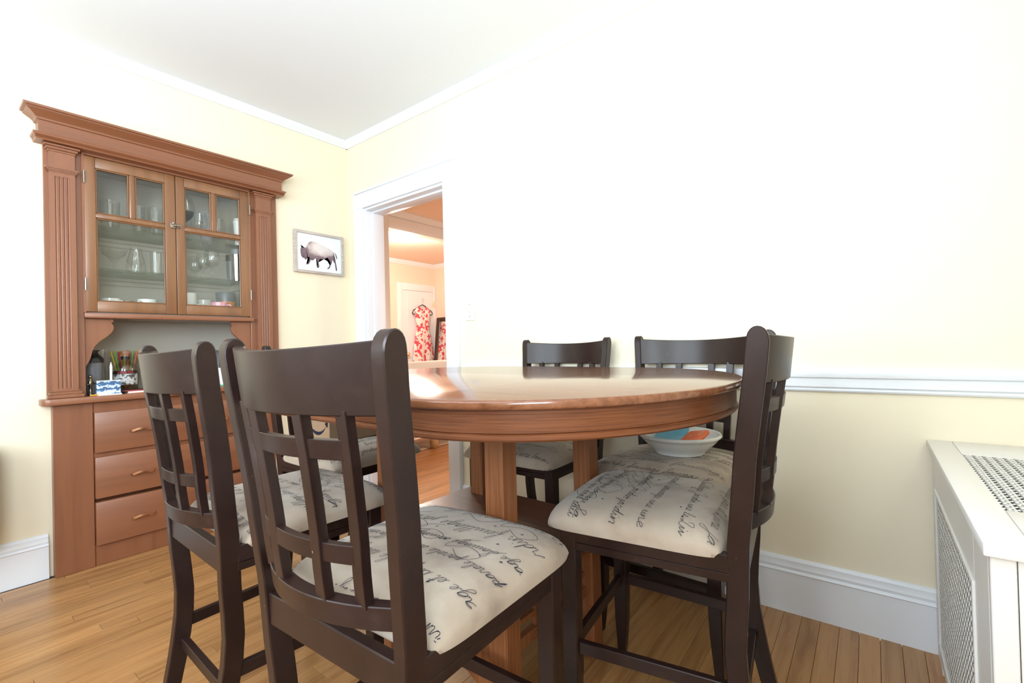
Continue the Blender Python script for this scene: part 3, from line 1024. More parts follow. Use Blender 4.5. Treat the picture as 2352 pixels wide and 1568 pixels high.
mk('lid', MB().lathe([(0, 0.115), (0.053, 0.115), (0.054, 0.145), (0.05, 0.155), (0, 0.155)], 24), 'smoke', oj, smooth=40)

# ------------------------------------------------------------------ things on the counter
CT = 0.8195
sk = thing('shaker_bottle', 'grey shaker bottle with a black lid at the left of the niche', 'bottle', (-0.125, -1.418, CT))
mk('shaker_body', MB().lathe([(0, 0), (0.034, 0), (0.043, 0.158), (0, 0.158)], 24), 'smoke', sk, smooth=50)
mk('lid', MB().lathe([(0, 0.158), (0.046, 0.158), (0.046, 0.178), (0.036, 0.19), (0.024, 0.205), (0.022, 0.218), (0, 0.218)], 24), 'black', sk, smooth=40)
mk('flip_spout', B(-0.012, 0.012, -0.024, 0.030, 0.216, 0.222), 'black', sk, 0.002, 1)
fg = thing('figurine', 'tiny bronze figurine with folded arms behind the note cube', 'figurine', (0.0, -1.448, CT))
gm = plain('dark_bronze', (0.20, 0.15, 0.10), 0.25, 1.0)
mk('figure_body', MB().lathe([(0, 0), (0.012, 0), (0.012, 0.006), (0.006, 0.012), (0.006, 0.042), (0.009, 0.048), (0.011, 0.062), (0.007, 0.074), (0.004, 0.080),
                              (0.007, 0.086), (0.008, 0.094), (0.005, 0.100), (0, 0.101)], 14), gm, fg, smooth=60)
for s in (-1, 1):
    mk('arm', MB().tube([(0, s * 0.010, 0.070), (0.002, s * 0.018, 0.060), (0.006, s * 0.008, 0.054)], 0.0028, 6), gm, fg, smooth=60)
nm, t, b = new_mat('blue_tie_dye_paper')
tc = t.nodes.new('ShaderNodeTexCoord')
wv = t.nodes.new('ShaderNodeTexWave')
wv.bands_direction = 'Z'
wv.inputs['Scale'].default_value = 11
wv.inputs['Distortion'].default_value = 6
wv.inputs['Detail'].default_value = 3
wv.inputs['Detail Scale'].default_value = 6
t.links.new(tc.outputs['Object'], wv.inputs['Vector'])
rp = ramp(t, [(0.25, (0.05, 0.10, 0.20)), (0.55, (0.10, 0.30, 0.62)), (0.85, (0.75, 0.86, 0.95))])
t.links.new(wv.outputs['Fac'], rp.inputs[0])
t.links.new(rp.outputs[0], b.inputs['Base Color'])
b.inputs['Roughness'].default_value = 0.7
nc = thing('note_cube', 'blue tie-dyed note cube holding a white pen on the counter', 'note cube', (0.035, -1.388, CT), radians(-8))
mk('paper_block', B(-0.038, 0.038, -0.044, 0.044, 0.006, 0.068), nm, nc, 0.001, 1)
mk('top_sheet', B(-0.037, 0.037, -0.043, 0.043, 0.0682, 0.070), 'paper', nc)
mk('base_sheet', B(-0.041, 0.041, -0.048, 0.048, 0.0, 0.0058), 'paper', nc)
pn = thing('pen', 'white ballpoint pen standing upright in the note cube', 'pen', (0.03, -1.376, CT + 0.0705))
pn.rotation_euler = (0, radians(2), 0)
mk('pen_barrel', MB().lathe([(0, 0), (0.0050, 0), (0.0055, 0.068), (0.004, 0.078), (0.0025, 0.079), (0.0025, 0.088), (0, 0.088)], 12), 'white', pn, smooth=50)
mk('clip', B(-0.001, 0.001, 0.006, 0.0085, 0.040, 0.070), 'steel', pn)
pc = mk('pencil', MB().tube([(0.075, -1.462, CT + 0.004), (0.060, -1.405, CT + 0.004)], 0.0038, 6), plain('pencil_yellow', (0.75, 0.38, 0.03), 0.4), None)
tag(pc, 'short yellow pencil lying under the note cube', 'pencil')

# liquor bottle
bt = thing('liquor_bottle', 'clear square-shouldered liquor bottle with a black and red label', 'bottle', (-0.135, -1.282, CT))
bg = thin_glass('bottle_glass', (0.86, 0.89, 0.86), 1.8)
mk('bottle_glass', MB().lathe([(0, 0), (0.047, 0), (0.050, 0.004), (0.050, 0.118), (0.047, 0.132), (0.036, 0.150), (0.020, 0.164), (0.016, 0.172), (0.016, 0.188),
                               (0.0, 0.188)], 32), bg, bt, smooth=50)
mk('liquor', MB().lathe([(0, 0.006), (0.046, 0.006), (0.047, 0.105), (0, 0.105)], 32), thin_glass('pale_liquor', (0.90, 0.90, 0.80), 0.5), bt, smooth=50)
mk('label_band', MB().lathe([(0.0503, 0.094), (0.0504, 0.094), (0.0504, 0.110), (0.0503, 0.110)], 32), 'black', bt, smooth=60)
lm = two_tone('engraved_label_print', (0.08, 0.08, 0.09), (0.55, 0.55, 0.53), 55, 0.44, 0.7, 'noise', 6)
mk('label', MB().lathe([(0.0503, 0.036), (0.0504, 0.036), (0.0504, 0.0935), (0.0503, 0.0935)], 32), lm, bt, smooth=60)
CA = math.atan2(CAM.y + 1.282, CAM.x + 0.135)
v, f = text_mesh('ESPOLÓN', 0.0158)
mk('brand_lettering', MB().add(wrap(v, 0.0509, CA, 0.0965), f), 'red', bt, smooth=0)
mk('neck_seal', MB().lathe([(0.0172, 0.170), (0.0178, 0.170), (0.0178, 0.186), (0.0165, 0.186)], 20), 'black', bt, smooth=60)
mk('cork', MB().lathe([(0.0, 0.188), (0.0155, 0.188), (0.0155, 0.200), (0.021, 0.2005), (0.021, 0.214), (0.0, 0.215)], 20),
   plain('cork_brown', (0.34, 0.16, 0.09), 0.5), bt, smooth=40)

# tall glass, straw jar
tumbler(0.026, 0.225, 'tall_glass', 'tall thin clear glass standing behind the pen', (-0.24, -1.352, CT), 0.95)
sj = thing('straw_jar', 'clear jar filled with coloured straws behind the liquor bottle', 'jar', (-0.285, -1.245, CT))
mk('jar_glass', MB().lathe([(0, 0), (0.052, 0), (0.070, 0.185), (0.068, 0.185), (0.050, 0.006), (0, 0.006)], 24), 'glass', sj, smooth=60)
cols = [(0.70, 0.55, 0.04), (0.25, 0.50, 0.08), (0.45, 0.03, 0.05), (0.70, 0.55, 0.04), (0.65, 0.50, 0.05), (0.75, 0.15, 0.03), (0.70, 0.14, 0.02),
        (0.20, 0.45, 0.07), (0.65, 0.10, 0.04), (0.70, 0.50, 0.05)]
smat = [plain('straw_colour_%d' % i, c, 0.4) for i, c in enumerate(cols)]
for i in range(10):
    st = thing('straw', ['yellow plastic straw, leftmost in the jar', 'green plastic straw leaning left in the jar', 'dark red plastic straw leaning left in the jar',
                         'yellow straw right of the dark red one in the jar', 'yellow straw beside the bottle cork', 'bright red straw right of the bottle cork',
                         'orange straw right of the bottle cork', 'green straw low on the right side of the jar', 'red straw at the right edge of the jar',
                         'yellow straw at the back of the jar'][i], 'straw', (-0.285, -1.245, CT + 0.008), 0, 'coloured straws in the jar')
    o = st
    yy = -0.062 + 0.0135 * i
    o_m = mk('straw_tube', MB().tube([(0.01 * ((i % 3) - 1), yy * 0.3, 0), (0.014 * ((i % 3) - 1), yy, 0.205 + 0.006 * (i % 2))], 0.0046, 8), smat[i], st)
# notebooks
nb = thing('notebook', 'thin red and white notebook lying in front of the liquor bottle', 'notebook', (0.025, -1.293, CT), radians(6))
mk('cover', B(-0.05, 0.045, -0.038, 0.046, 0.0, 0.002), plain('orange_cover', (0.62, 0.22, 0.08), 0.5), nb)
mk('pages', B(-0.049, 0.044, -0.030, 0.044, 0.002, 0.010), 'paper', nb)
mk('top_cover', B(-0.05, 0.045, -0.036, 0.046, 0.010, 0.012), plain('red_cover', (0.55, 0.05, 0.06), 0.4), nb)
mk('spine', B(-0.05, 0.045, -0.045, -0.0385, 0.0, 0.012), 'black', nb)
# right half of the counter: basket, ball cap, wire rack, white box
bk = thing('snack_box', 'brown box with a yellow lid label at the back of the niche', 'box', (-0.25, -1.02, CT))
mk('box_body', B(-0.05, 0.05, -0.12, 0.07, 0, 0.195), 'card', bk, 0.002, 1)
mk('yellow_label', B(0.0502, 0.0508, -0.05, 0.05, 0.155, 0.185), plain('yellow_label', (0.70, 0.40, 0.04), 0.5), bk)
hl = thing('bike_helmet', 'dark helmet with a red stripe at the back of the niche', 'helmet', (-0.215, -0.842, CT))
mk('helmet_shell', MB().lathe([(0.085, 0.0), (0.095, 0.05), (0.095, 0.11), (0.085, 0.16), (0.06, 0.195), (0.03, 0.21), (0, 0.214)], 24), 'smoke', hl, smooth=70)
mk('stripe', MB().tube([(0.0915, -0.03, 0.13), (0.080, -0.04, 0.165), (0.055, -0.045, 0.195), (0.02, -0.04, 0.212)], 0.006, 6), 'red', hl)
wr = thing('wire_rack', 'black wire rack holding papers at the right of the niche', 'rack', (-0.075, -0.768, CT))
mk('rack_wire', MB().tube([(0.03, -0.07, 0.0), (0.03, -0.07, 0.14), (0.03, 0.06, 0.14), (0.03, 0.06, 0.0)], 0.003, 6), 'black', wr)
mk('rack_wire', MB().tube([(-0.03, -0.07, 0.0), (-0.03, -0.07, 0.19), (-0.03, 0.06, 0.19), (-0.03, 0.06, 0.0)], 0.003, 6), 'black', wr)
mk('rack_foot', B(-0.03, 0.03, -0.075, -0.068, 0, 0.006), 'black', wr)
mk('rack_foot', B(-0.03, 0.03, 0.058, 0.065, 0, 0.006), 'black', wr)
wb = thing('medicine_carton', 'white carton with a green bottom edge at the right of the counter', 'carton', (0.02, -0.855, CT), radians(15))
mk('carton_body', B(-0.022, 0.022, -0.032, 0.032, 0.008, 0.105), 'paper', wb, 0.001, 1)
mk('green_edge', B(-0.024, 0.024, -0.040, 0.040, 0, 0.0075), plain('green_carton', (0.10, 0.50, 0.28), 0.5), wb)

# ------------------------------------------------------------------ bison picture on the wall
pf = thing('framed_print', 'framed watercolour bison print right of the cabinet', 'picture', (0.0, -0.2435, 1.68))
W2, H2 = 0.181, 0.142
fm = MB()
fm.box(0.002, 0.026, -W2, -W2 + 0.018, -H2, H2)
fm.box(0.002, 0.026, W2 - 0.018, W2, -H2, H2)
fm.box(0.002, 0.026, -W2 + 0.018, W2 - 0.018, -H2, -H2 + 0.018)
fm.box(0.002, 0.026, -W2 + 0.018, W2 - 0.018, H2 - 0.018, H2)
mk('frame', fm, 'frame_grey', pf, 0.002, 1)
mk('print_sheet', B(0.004, 0.014, -W2 + 0.015, W2 - 0.015, -H2 + 0.015, H2 - 0.015), plain('print_paper', (0.82, 0.86, 0.90), 0.6), pf)
# bison outline, read off in the picture's own width/height (0..1 across the sheet, 0..1 up)
BO = [(0.10, 0.62), (0.085, 0.68), (0.10, 0.64), (0.115, 0.60), (0.14, 0.615), (0.175, 0.61), (0.20, 0.615), (0.215, 0.635), (0.235, 0.70), (0.26, 0.755),
      (0.30, 0.80), (0.345, 0.815), (0.40, 0.81), (0.47, 0.79), (0.53, 0.765), (0.60, 0.735), (0.67, 0.705), (0.74, 0.675), (0.79, 0.63), (0.825, 0.60),
      (0.855, 0.59), (0.885, 0.56), (0.905, 0.50), (0.915, 0.44), (0.905, 0.40), (0.895, 0.46), (0.882, 0.52), (0.862, 0.565), (0.838, 0.575), (0.832, 0.53),
      (0.834, 0.47), (0.845, 0.40), (0.875, 0.33), (0.885, 0.26), (0.89, 0.18), (0.905, 0.12), (0.90, 0.08), (0.875, 0.08), (0.87, 0.13), (0.862, 0.20),
      (0.855, 0.28), (0.82, 0.335), (0.785, 0.385), (0.79, 0.33), (0.775, 0.27), (0.745, 0.19), (0.735, 0.145), (0.70, 0.105), (0.665, 0.105), (0.69, 0.14),
      (0.712, 0.165), (0.735, 0.235), (0.75, 0.30), (0.73, 0.355), (0.70, 0.40), (0.68, 0.43), (0.64, 0.395), (0.60, 0.365), (0.55, 0.35), (0.50, 0.35),
      (0.487, 0.30), (0.475, 0.255), (0.485, 0.20), (0.49, 0.15), (0.48, 0.105), (0.455, 0.095), (0.435, 0.115), (0.455, 0.15), (0.46, 0.20), (0.45, 0.26),
      (0.44, 0.32), (0.42, 0.36), (0.385, 0.335), (0.36, 0.295), (0.34, 0.30), (0.315, 0.29), (0.30, 0.30), (0.285, 0.245), (0.27, 0.20), (0.245, 0.165),
      (0.20, 0.155), (0.215, 0.175), (0.24, 0.20), (0.262, 0.26), (0.275, 0.32), (0.27, 0.37), (0.24, 0.37), (0.215, 0.345), (0.19, 0.27), (0.165, 0.32),
      (0.12, 0.33), (0.095, 0.38), (0.085, 0.46), (0.082, 0.54)]
bm_m, t, b = new_mat('bison_wash')
tc = t.nodes.new('ShaderNodeTexCoord')
sx = t.nodes.new('ShaderNodeSeparateXYZ')
t.links.new(tc.outputs['Object'], sx.inputs[0])
nn = t.nodes.new('ShaderNodeTexNoise')
nn.inputs['Scale'].default_value = 22
nn.inputs['Detail'].default_value = 4
t.links.new(tc.outputs['Object'], nn.inputs['Vector'])
# pale flank: distance from a point on the back
vm = t.nodes.new('ShaderNodeVectorMath')
vm.operation = 'DISTANCE'
vm.inputs[1].default_value = (0.0146, 0.012, 0.062)
sc_ = t.nodes.new('ShaderNodeVectorMath')
sc_.operation = 'MULTIPLY'
sc_.inputs[1].default_value = (1.0, 0.85, 1.7)
t.links.new(tc.outputs['Object'], sc_.inputs[0])
t.links.new(sc_.outputs[0], vm.inputs[0])
ma = t.nodes.new('ShaderNodeMath')
ma.operation = 'MULTIPLY_ADD'
ma.inputs[1].default_value = 0.07
t.links.new(nn.outputs['Fac'], ma.inputs[0])
t.links.new(vm.outputs['Value'], ma.inputs[2])
rp = ramp(t, [(0.08, (0.74, 0.68, 0.66)), (0.112, (0.56, 0.48, 0.46)), (0.135, (0.22, 0.15, 0.17)), (0.2, (0.12, 0.08, 0.10))])
t.links.new(ma.outputs[0], rp.inputs[0])
t.links.new(rp.outputs[0], b.inputs['Base Color'])
b.inputs['Roughness'].default_value = 0.7
sw, sh = 2 * (W2 - 0.018), 2 * (H2 - 0.018)
bv = [(0.0146, (u - 0.5) * sw, (v - 0.5) * sh) for u, v in BO]
bme = bmesh.new()
vs = [bme.verts.new(p) for p in bv]
bme.faces.new(vs)
bmesh.ops.triangulate(bme, faces=bme.faces)
q = MB()
bme.verts.index_update()
q.add([tuple(x.co) for x in bme.verts], [tuple(x.index for x in fc.verts) for fc in bme.faces])
bme.free()
mk('bison_print', q, bm_m, pf, smooth=0)

# light switch on the doorway wall
ls = thing('light_switch', 'white toggle light switch beside the doorway', 'switch', (1.192, 0.0, 1.22))
mk('switch_plate', B(-0.036, 0.036, -0.007, -0.0005, -0.059, 0.059), 'white', ls, 0.003, 2)
mk('toggle', B(-0.005, 0.005, -0.020, -0.006, -0.012, 0.004), 'white', ls, 0.002, 1)
for z in (0.035, -0.035):
    mk('screw', MB().lathe([(0, 0), (0.0032, 0), (0.002, 0.0015), (0, 0.0015)], 10), 'metal', ls, loc=(0, -0.007, z), rot=(pi / 2, 0, 0))

# ================================================================== DINING TABLE
TZ = 0.9144
tb = thing('dining_table', 'oval brown counter-height pedestal table in the middle of the room', 'table', (2.03, -0.842, 0), radians(-2.0))
SL, EA, EB = 0.30, 0.453, 0.56


def oval(off, n=36):
    """right half outline, from (SL,-b) round to (SL,+b)"""
    a, b = EA - off, EB - off
    return [(SL + a * cos(t), b * sin(t)) for t in [-pi / 2 + pi * k / n for k in range(n + 1)]]


def top_piece(name, outline_fn, mat):
    rings = []
    for off, z in ((0.006, TZ - 0.0182), (0.0015, TZ - 0.0168), (0.0, TZ - 0.0135), (0.0, TZ - 0.005), (0.0015, TZ - 0.0015), (0.005, TZ)):
        rings.append([(x, y, z) for x, y in outline_fn(off)])
    return mk(name, MB().loft(rings), mat, tb, smooth=50)


top_piece('table_top', lambda o: oval(o), 'top')
top_piece('table_top', lambda o: [(-x, y) for x, y in oval(o)][::-1], 'top')
top_piece('table_leaf', lambda o: [(-SL + 0.0007, -EB + o), (SL - 0.0007, -EB + o), (SL - 0.0007, EB - o), (-SL + 0.0007, EB - o)], 'top')


def apron_piece(pts, mat='apron'):
    """pts: function off -> open outline; ring section swept along it"""
    prof = [(0.014, TZ - 0.0185), (0.014, TZ - 0.026), (0.017, TZ - 0.0265), (0.017, TZ - 0.061), (0.0195, TZ - 0.0625), (0.0165, TZ - 0.064),
            (0.0135, TZ - 0.0675), (0.0135, TZ - 0.073), (0.0165, TZ - 0.0765), (0.036, TZ - 0.0765), (0.036, TZ - 0.0185)]
    cols = [pts(o) for o, z in prof]
    n = len(cols[0])
    rings = [[(cols[k][i][0], cols[k][i][1], prof[k][1]) for k in range(len(prof))] for i in range(n)]
    return mk('apron', MB().loft(rings), mat, tb, smooth=40)


def oq(off, q):
    o = oval(off, 40)
    return o[:21] if q == 0 else o[20:]


for sx_ in (1, -1):
    for q in (0, 1):
        apron_piece(lambda o: [(sx_ * (x + (0.0004 if 0 else 0)), y) for x, y in (lambda L: [(p[0], p[1] * (0.9995)) for p in L])(oq(o, q))])
for s in (1, -1):
    apron_piece(lambda o: [(-SL + 0.0012, s * (EB - o)), (SL - 0.0012, s * (EB - o))])
mk('bearer', B(-0.60, 0.60, -0.24, -0.18, TZ - 0.066, TZ - 0.0185), 'groove', tb)
mk('bearer', B(-0.60, 0.60, 0.18, 0.24, TZ - 0.066, TZ - 0.0185), 'groove', tb)
PX, PY, PS = 0.237, 0.211, 0.031
for sx_ in (-1, 1):
    for sy_ in (-1, 1):
        cxx, cyy = sx_ * PX, sy_ * PY
        mk('column', B(cxx - PS, cxx + PS, cyy - PS, cyy + PS, 0.0, TZ - 0.066), 'col', tb, 0.005, 1)
mb = B(-0.325, 0.325, -0.262, 0.262, 0.412, 0.440)
mk('pedestal_shelf', mb, wood('pedestal_shelf_veneer', (0.10, 0.038, 0.020), (0.15, 0.058, 0.030), (0.19, 0.078, 0.042), 0, 1.2, 0.3, stretch=22),
   tb, 0.004, 1)


def fret(u0, u1, along, at):
    """mission fretwork panel between two columns below the shelf"""
    mid = (u0 + u1) / 2
    bars = [(u0, u1, 0.376, 0.4115), (u0, u1, 0.200, 0.232), (u0, u1, 0.330, 0.345), (u0, u1, 0.262, 0.277)]
    for c in (0.28, 0.40, 0.60, 0.72):
        x = u0 + (u1 - u0) * c
        bars.append((x - 0.007, x + 0.007, 0.232, 0.376))
    for k, (a, b, z0, z1) in enumerate(bars):
        e = 0.010 if k < 2 else 0.006
        q = B(a, b, at - e, at + e, z0, z1) if along == 'x' else B(at - e, at + e, a, b, z0, z1)
        mk('fret_rail' if k < 4 else 'fret_slat', q, 'col', tb, 0.001, 1)


fret(-PX + PS, PX - PS, 'x', -PY)
fret(-PX + PS, PX - PS, 'x', PY)
fret(-PY + PS, PY - PS, 'y', PX)
fret(-PY + PS, PY - PS, 'y', -PX)
for s in (-1, 1):
    arch = [(-PX + PS, 0.199), (-PX + PS, 0.03), (-PX + PS + 0.03, 0.05)] + [(-0.15 + 0.3 * k / 8, 0.10 + 0.05 * sin(pi * k / 8)) for k in range(9)] + \
           [(PX - PS - 0.03, 0.05), (PX - PS, 0.03), (PX - PS, 0.199)]
    mk('arched_rail', MB().prism([(x, z) for x, z in arch], 1, s * PY - 0.009, s * PY + 0.009), 'col', tb, 0.001, 1)

# ================================================================== CHAIRS
CW, CT_, FLR = 0.417, 0.027, 0.0646      # width at the seat, post thickness, flare of the posts
ZN = [0, 0.15, 0.30, 0.37, 0.454, 0.587, 0.676, 0.74, 0.838, 0.94, 1.0, 1.04]
RO = [0.044, 0.010, -0.013, -0.0125, -0.006, 0.0, 0.010, 0.015, 0.027, 0.0415, 0.048, 0.052]


def interp(z, xs_, ys_):
    if z <= xs_[0]:
        return ys_[0]
    for i in range(len(xs_) - 1):
        if z <= xs_[i + 1]:
            # smooth (Catmull-Rom) interpolation
            t_ = (z - xs_[i]) / (xs_[i + 1] - xs_[i])
            p1, p2 = ys_[i], ys_[i + 1]
            m1 = (ys_[i + 1] - ys_[max(i - 1, 0)]) / (xs_[i + 1] - xs_[max(i - 1, 0)]) * (xs_[i + 1] - xs_[i])
            j = min(i + 2, len(xs_) - 1)
            m2_ = (ys_[j] - ys_[i]) / (xs_[j] - xs_[i]) * (xs_[i + 1] - xs_[i])
            t2, t3 = t_ * t_, t_ ** 3
            return (2 * t3 - 3 * t2 + 1) * p1 + (t3 - 2 * t2 + t_) * m1 + (-2 * t3 + 3 * t2) * p2 + (t3 - t2) * m2_
    return ys_[-1]


def rear(z):
    return -interp(z, ZN, RO)


def outer(z):
    return CW / 2 + FLR * (z - 0.587)


SZ = 0.555          # top of the seat frame
YF = 0.430          # front of the seat frame
FW = 0.213          # half width of the seat frame at the front


def post_mesh(s):
    zs = [0, 0.04, 0.10, 0.16, 0.22, 0.28, 0.34, 0.40, 0.46, 0.52, 0.58, 0.64, 0.70, 0.76, 0.82, 0.88, 0.94, 0.98, 1.004]
    re = [(rear(z), z) for z in zs]
    fr = []
    for z in zs:
        d_ = 0.043 if z > 0.2 else 0.036 + 0.007 * z / 0.2
        fr.append((rear(z) + d_, z))
    # rounded head
    yc = (re[-1][0] + fr[-1][0]) / 2
    head = []
    for k in range(1, 10):
        a = pi * k / 10
        head.append((yc - 0.0215 * cos(a) - 0.0012 * k / 10, 1.004 + 0.033 * sin(a) ** 0.85))
    prof = re + head + fr[::-1]
    n = len(prof)
    v = [(s * outer(z), y, z) for y, z in prof] + [(s * (outer(z) - CT_), y, z) for y, z in prof]
    f = [tuple(range(n)), tuple(range(2 * n - 1, n - 1, -1))] + [(i, (i + 1) % n, (i + 1) % n + n, i + n) for i in range(n)]
    return MB().add(v, f)


def arc_y(u, z, sag, inset):
    return rear(z) + inset - sag * (1 - u * u)


def curved_rail(z0, z1, sag, inset, th, u0=-1.0, u1=1.0, n=26, dip=0.0):
    rings = []
    for i in range(n + 1):
        u = u0 + (u1 - u0) * i / n
        sec = []
        zt_ = z1 - dip * (1 - u * u)
        for z, dth in ((z0, 0), (zt_, 0), (zt_, th), (z0, th)):
            hw = outer(z) - CT_ + 0.001
            sec.append((u * hw, arc_y(u, z, sag, inset) + dth, z))
        rings.append(sec)
    return MB().loft(rings)


def slat_mesh(u):
    rings = []
    for i in range(13):
        z = 0.628 + (0.925 - 0.628) * i / 12
        sag = 0.055 + 0.005 * (z - 0.62) / 0.3
        y = arc_y(u, z, sag, 0.021)
        x = u * (outer(z) - CT_)
        w_, d_ = 0.0118, 0.017
        rings.append([(x - w_, y, z), (x + w_, y, z), (x + w_, y + d_, z), (x - w_, y + d_, z)])
    return MB().loft(rings)


def cushion_z(x, y):
    hw = 0.217 + (0.227 - 0.217) * (y - 0.046) / 0.43
    s_, t_ = x / hw, (y - 0.2610) / 0.2150
    a_, b_ = max(0.0, 1 - abs(s_) ** 5), max(0.0, 1 - abs(t_) ** 5)
    return SZ - 0.008 + 0.064 * (a_ * b_) ** 0.36


def cushion_mesh():
    N = 34
    v, f = [], []
    def knob(k):
        q = -1 + 2 * k / N
        return math.copysign(1 - (1 - abs(q)) ** 1.7, q)
    for j in range(N + 1):
        for i in range(N + 1):
            s_, t_ = knob(i), knob(j)
            s2 = s_ * (1 - 0.055 * abs(t_) ** 8)
            t2 = t_ * (1 - 0.055 * abs(s_) ** 8)
            y = 0.2610 + t2 * 0.2150
            hw = 0.217 + (0.227 - 0.217) * (y - 0.046) / 0.43
            a_, b_ = max(0.0, 1 - abs(s_) ** 5), max(0.0, 1 - abs(t_) ** 5)
            z = SZ - 0.010 + 0.066 * (a_ * b_) ** 0.36
            edge = max(abs(s_), abs(t_))
            x = s2 * hw
            if edge > 0.9999:
                x *= 0.985
                y = 0.2610 + (y - 0.2610) * 0.985
            # slight wrinkles
            z += 0.0012 * sin(23 * x + 9 * y) * sin(17 * y + 3) * (a_ * b_)
            v.append((x, y, z))
    for j in range(N):
        for i in range(N):
            k = j * (N + 1) + i
            f.append((k, k + 1, k + N + 2, k + N + 1))
    rim = [i for i in range(N + 1)] + [j * (N + 1) + N for j in range(1, N + 1)] + [N * (N + 1) + i for i in range(N - 1, -1, -1)] + \
          [j * (N + 1) for j in range(N - 1, 0, -1)]
    f.append(tuple(rim[::-1]))
    return MB().add(v, f)


# --- cursive hand for the printed fabric: each letter a list of strokes (x, y), x-height 1
GL = {
    'a': ([[(0, 0), (.5, .8), (1.0, .95), (.55, 1.02), (.18, .5), (.38, 0), (.8, .3), (1.05, .95), (1.02, .3), (1.2, 0), (1.45, .2)]], 1.4),
    'c': ([[(0, 0), (.5, .8), (.9, .9), (.6, 1.05), (.2, .55), (.4, 0), (.8, .05), (1.1, .25)]], 1.05),
    'd': ([[(0, 0), (.5, .8), (1, .95), (.55, 1.02), (.18, .5), (.38, 0), (.8, .3), (1.25, 2.2), (1.05, .4), (1.22, 0), (1.45, .2)]], 1.4),
    'e': ([[(0, 0), (.5, .35), (.88, .8), (.62, 1.05), (.3, .6), (.5, .05), (.9, .08), (1.15, .25)]], 1.1),
    'f': ([[(0, 0), (.5, .9), (.95, 2.0), (.7, 2.3), (.48, 1.2), (.3, -.9), (.5, -1.1), (.68, -.3), (.45, .1), (.95, .2)]], .9),
    'g': ([[(0, 0), (.5, .8), (1.0, .95), (.55, 1.02), (.18, .5), (.38, 0), (.8, .3), (1.05, .95), (.92, -.6), (.6, -1.2), (.25, -.9), (.9, -.1), (1.45, .25)]], 1.4),
    'h': ([[(0, 0), (.5, .9), (.8, 2.0), (.55, 2.25), (.35, 1.2), (.3, 0), (.5, .65), (.85, 1.0), (1.02, .7), (1.05, .1), (1.2, 0), (1.45, .2)]], 1.4),
    'i': ([[(0, 0), (.4, .95), (.42, .2), (.6, 0), (.85, .2)], [(.55, 1.5), (.6, 1.58), (.62, 1.5)]], .82),
    'j': ([[(0, 0), (.4, .95), (.3, -.7), (0, -1.2), (-.25, -.9), (.4, -.1), (.8, .2)], [(.5, 1.5), (.55, 1.58)]], .8),
    'l': ([[(0, 0), (.5, .9), (.8, 2.0), (.55, 2.3), (.32, 1.4), (.4, .2), (.62, 0), (.9, .2)]], .88),
    'm': ([[(0, 0), (.3, .95), (.32, 0), (.45, .6), (.75, 1.0), (.88, .7), (.88, 0), (1.0, .6), (1.3, 1.0), (1.45, .7), (1.48, .1), (1.65, 0), (1.9, .2)]], 1.85),
    'n': ([[(0, 0), (.3, .95), (.34, 0), (.5, .6), (.8, 1.0), (1.0, .7), (1.04, .1), (1.2, 0), (1.45, .2)]], 1.4),
    'o': ([[(0, 0), (.5, .85), (.8, 1.0), (.4, .9), (.22, .4), (.5, 0), (.85, .3), (.8, .9), (.95, .9), (1.2, .8)]], 1.15),
    'p': ([[(0, 0), (.4, 1.0), (.3, -.9), (.2, -1.1), (.4, .6), (.75, 1.0), (.95, .6), (.75, .05), (.5, .1), (1.2, .15)]], 1.15),
    'q': ([[(0, 0), (.5, .8), (1.0, .95), (.55, 1.02), (.18, .5), (.38, 0), (.8, .3), (1.05, .95), (.98, -1.1), (1.15, -1.0), (1.1, -.1), (1.45, .2)]], 1.4),
    'r': ([[(0, 0), (.35, .95), (.42, 1.15), (.6, .92), (.88, .95), (.84, .2), (1.02, 0), (1.25, .2)]], 1.2),
    's': ([[(0, 0), (.5, 1.1), (.62, .6), (.68, .2), (.42, -.04), (.22, .1), (.85, .1)]], .9),
    't': ([[(0, 0), (.5, 1.8), (.42, .3), (.6, 0), (.9, .2)], [(.05, 1.25), (.95, 1.4)]], .9),
    'u': ([[(0, .1), (.3, .95), (.3, .2), (.6, 0), (.95, .5), (1.05, .95), (1.05, .2), (1.22, 0), (1.45, .2)]], 1.4),
    'v': ([[(0, .1), (.3, .95), (.42, .2), (.6, 0), (.95, .8), (.98, 1.0), (1.2, .85)]], 1.1),
    ' ': ([], 1.0),
    'L': ([[(0.3, 1.6), (.1, 2.3), (.9, 2.6), (1.2, 2.2), (.9, 1.2), (.5, .1), (0, -.1), (-.1, .3), (.6, .2), (1.4, -.3), (1.9, .1)]], 1.8),
    'S': ([[(-.8, -.8), (.4, .4), (1.5, 2.2), (1.2, 2.8), (.7, 2.3), (.9, 1.4), (1.2, .5), (.6, -.1), (0, .2), (.5, .5), (1.5, .2)]], 1.5),
    'J': ([[(-.2, 1.7), (.6, 2.6), (1.3, 2.4), (.9, .8), (.5, -1.2), (0, -1.6), (-.3, -1.1), (.5, -.2), (1.2, .2)]], 1.2),
}


def catmull(p, n=5):
    if len(p) < 3:
        return p
    q = [p[0]] + list(p) + [p[-1]]
    out = []
    for i in range(1, len(q) - 2):
        for k in range(n):
            t_ = k / n
            out.append(tuple(0.5 * ((2 * q[i][d_]) + (-q[i - 1][d_] + q[i + 1][d_]) * t_ + (2 * q[i - 1][d_] - 5 * q[i][d_] + 4 * q[i + 1][d_] - q[i + 2][d_]) * t_ ** 2
                                    + (-q[i - 1][d_] + 3 * q[i][d_] - 3 * q[i + 1][d_] + q[i + 2][d_]) * t_ ** 3) for d_ in (0, 1)))
    out.append(p[-1])
    return out


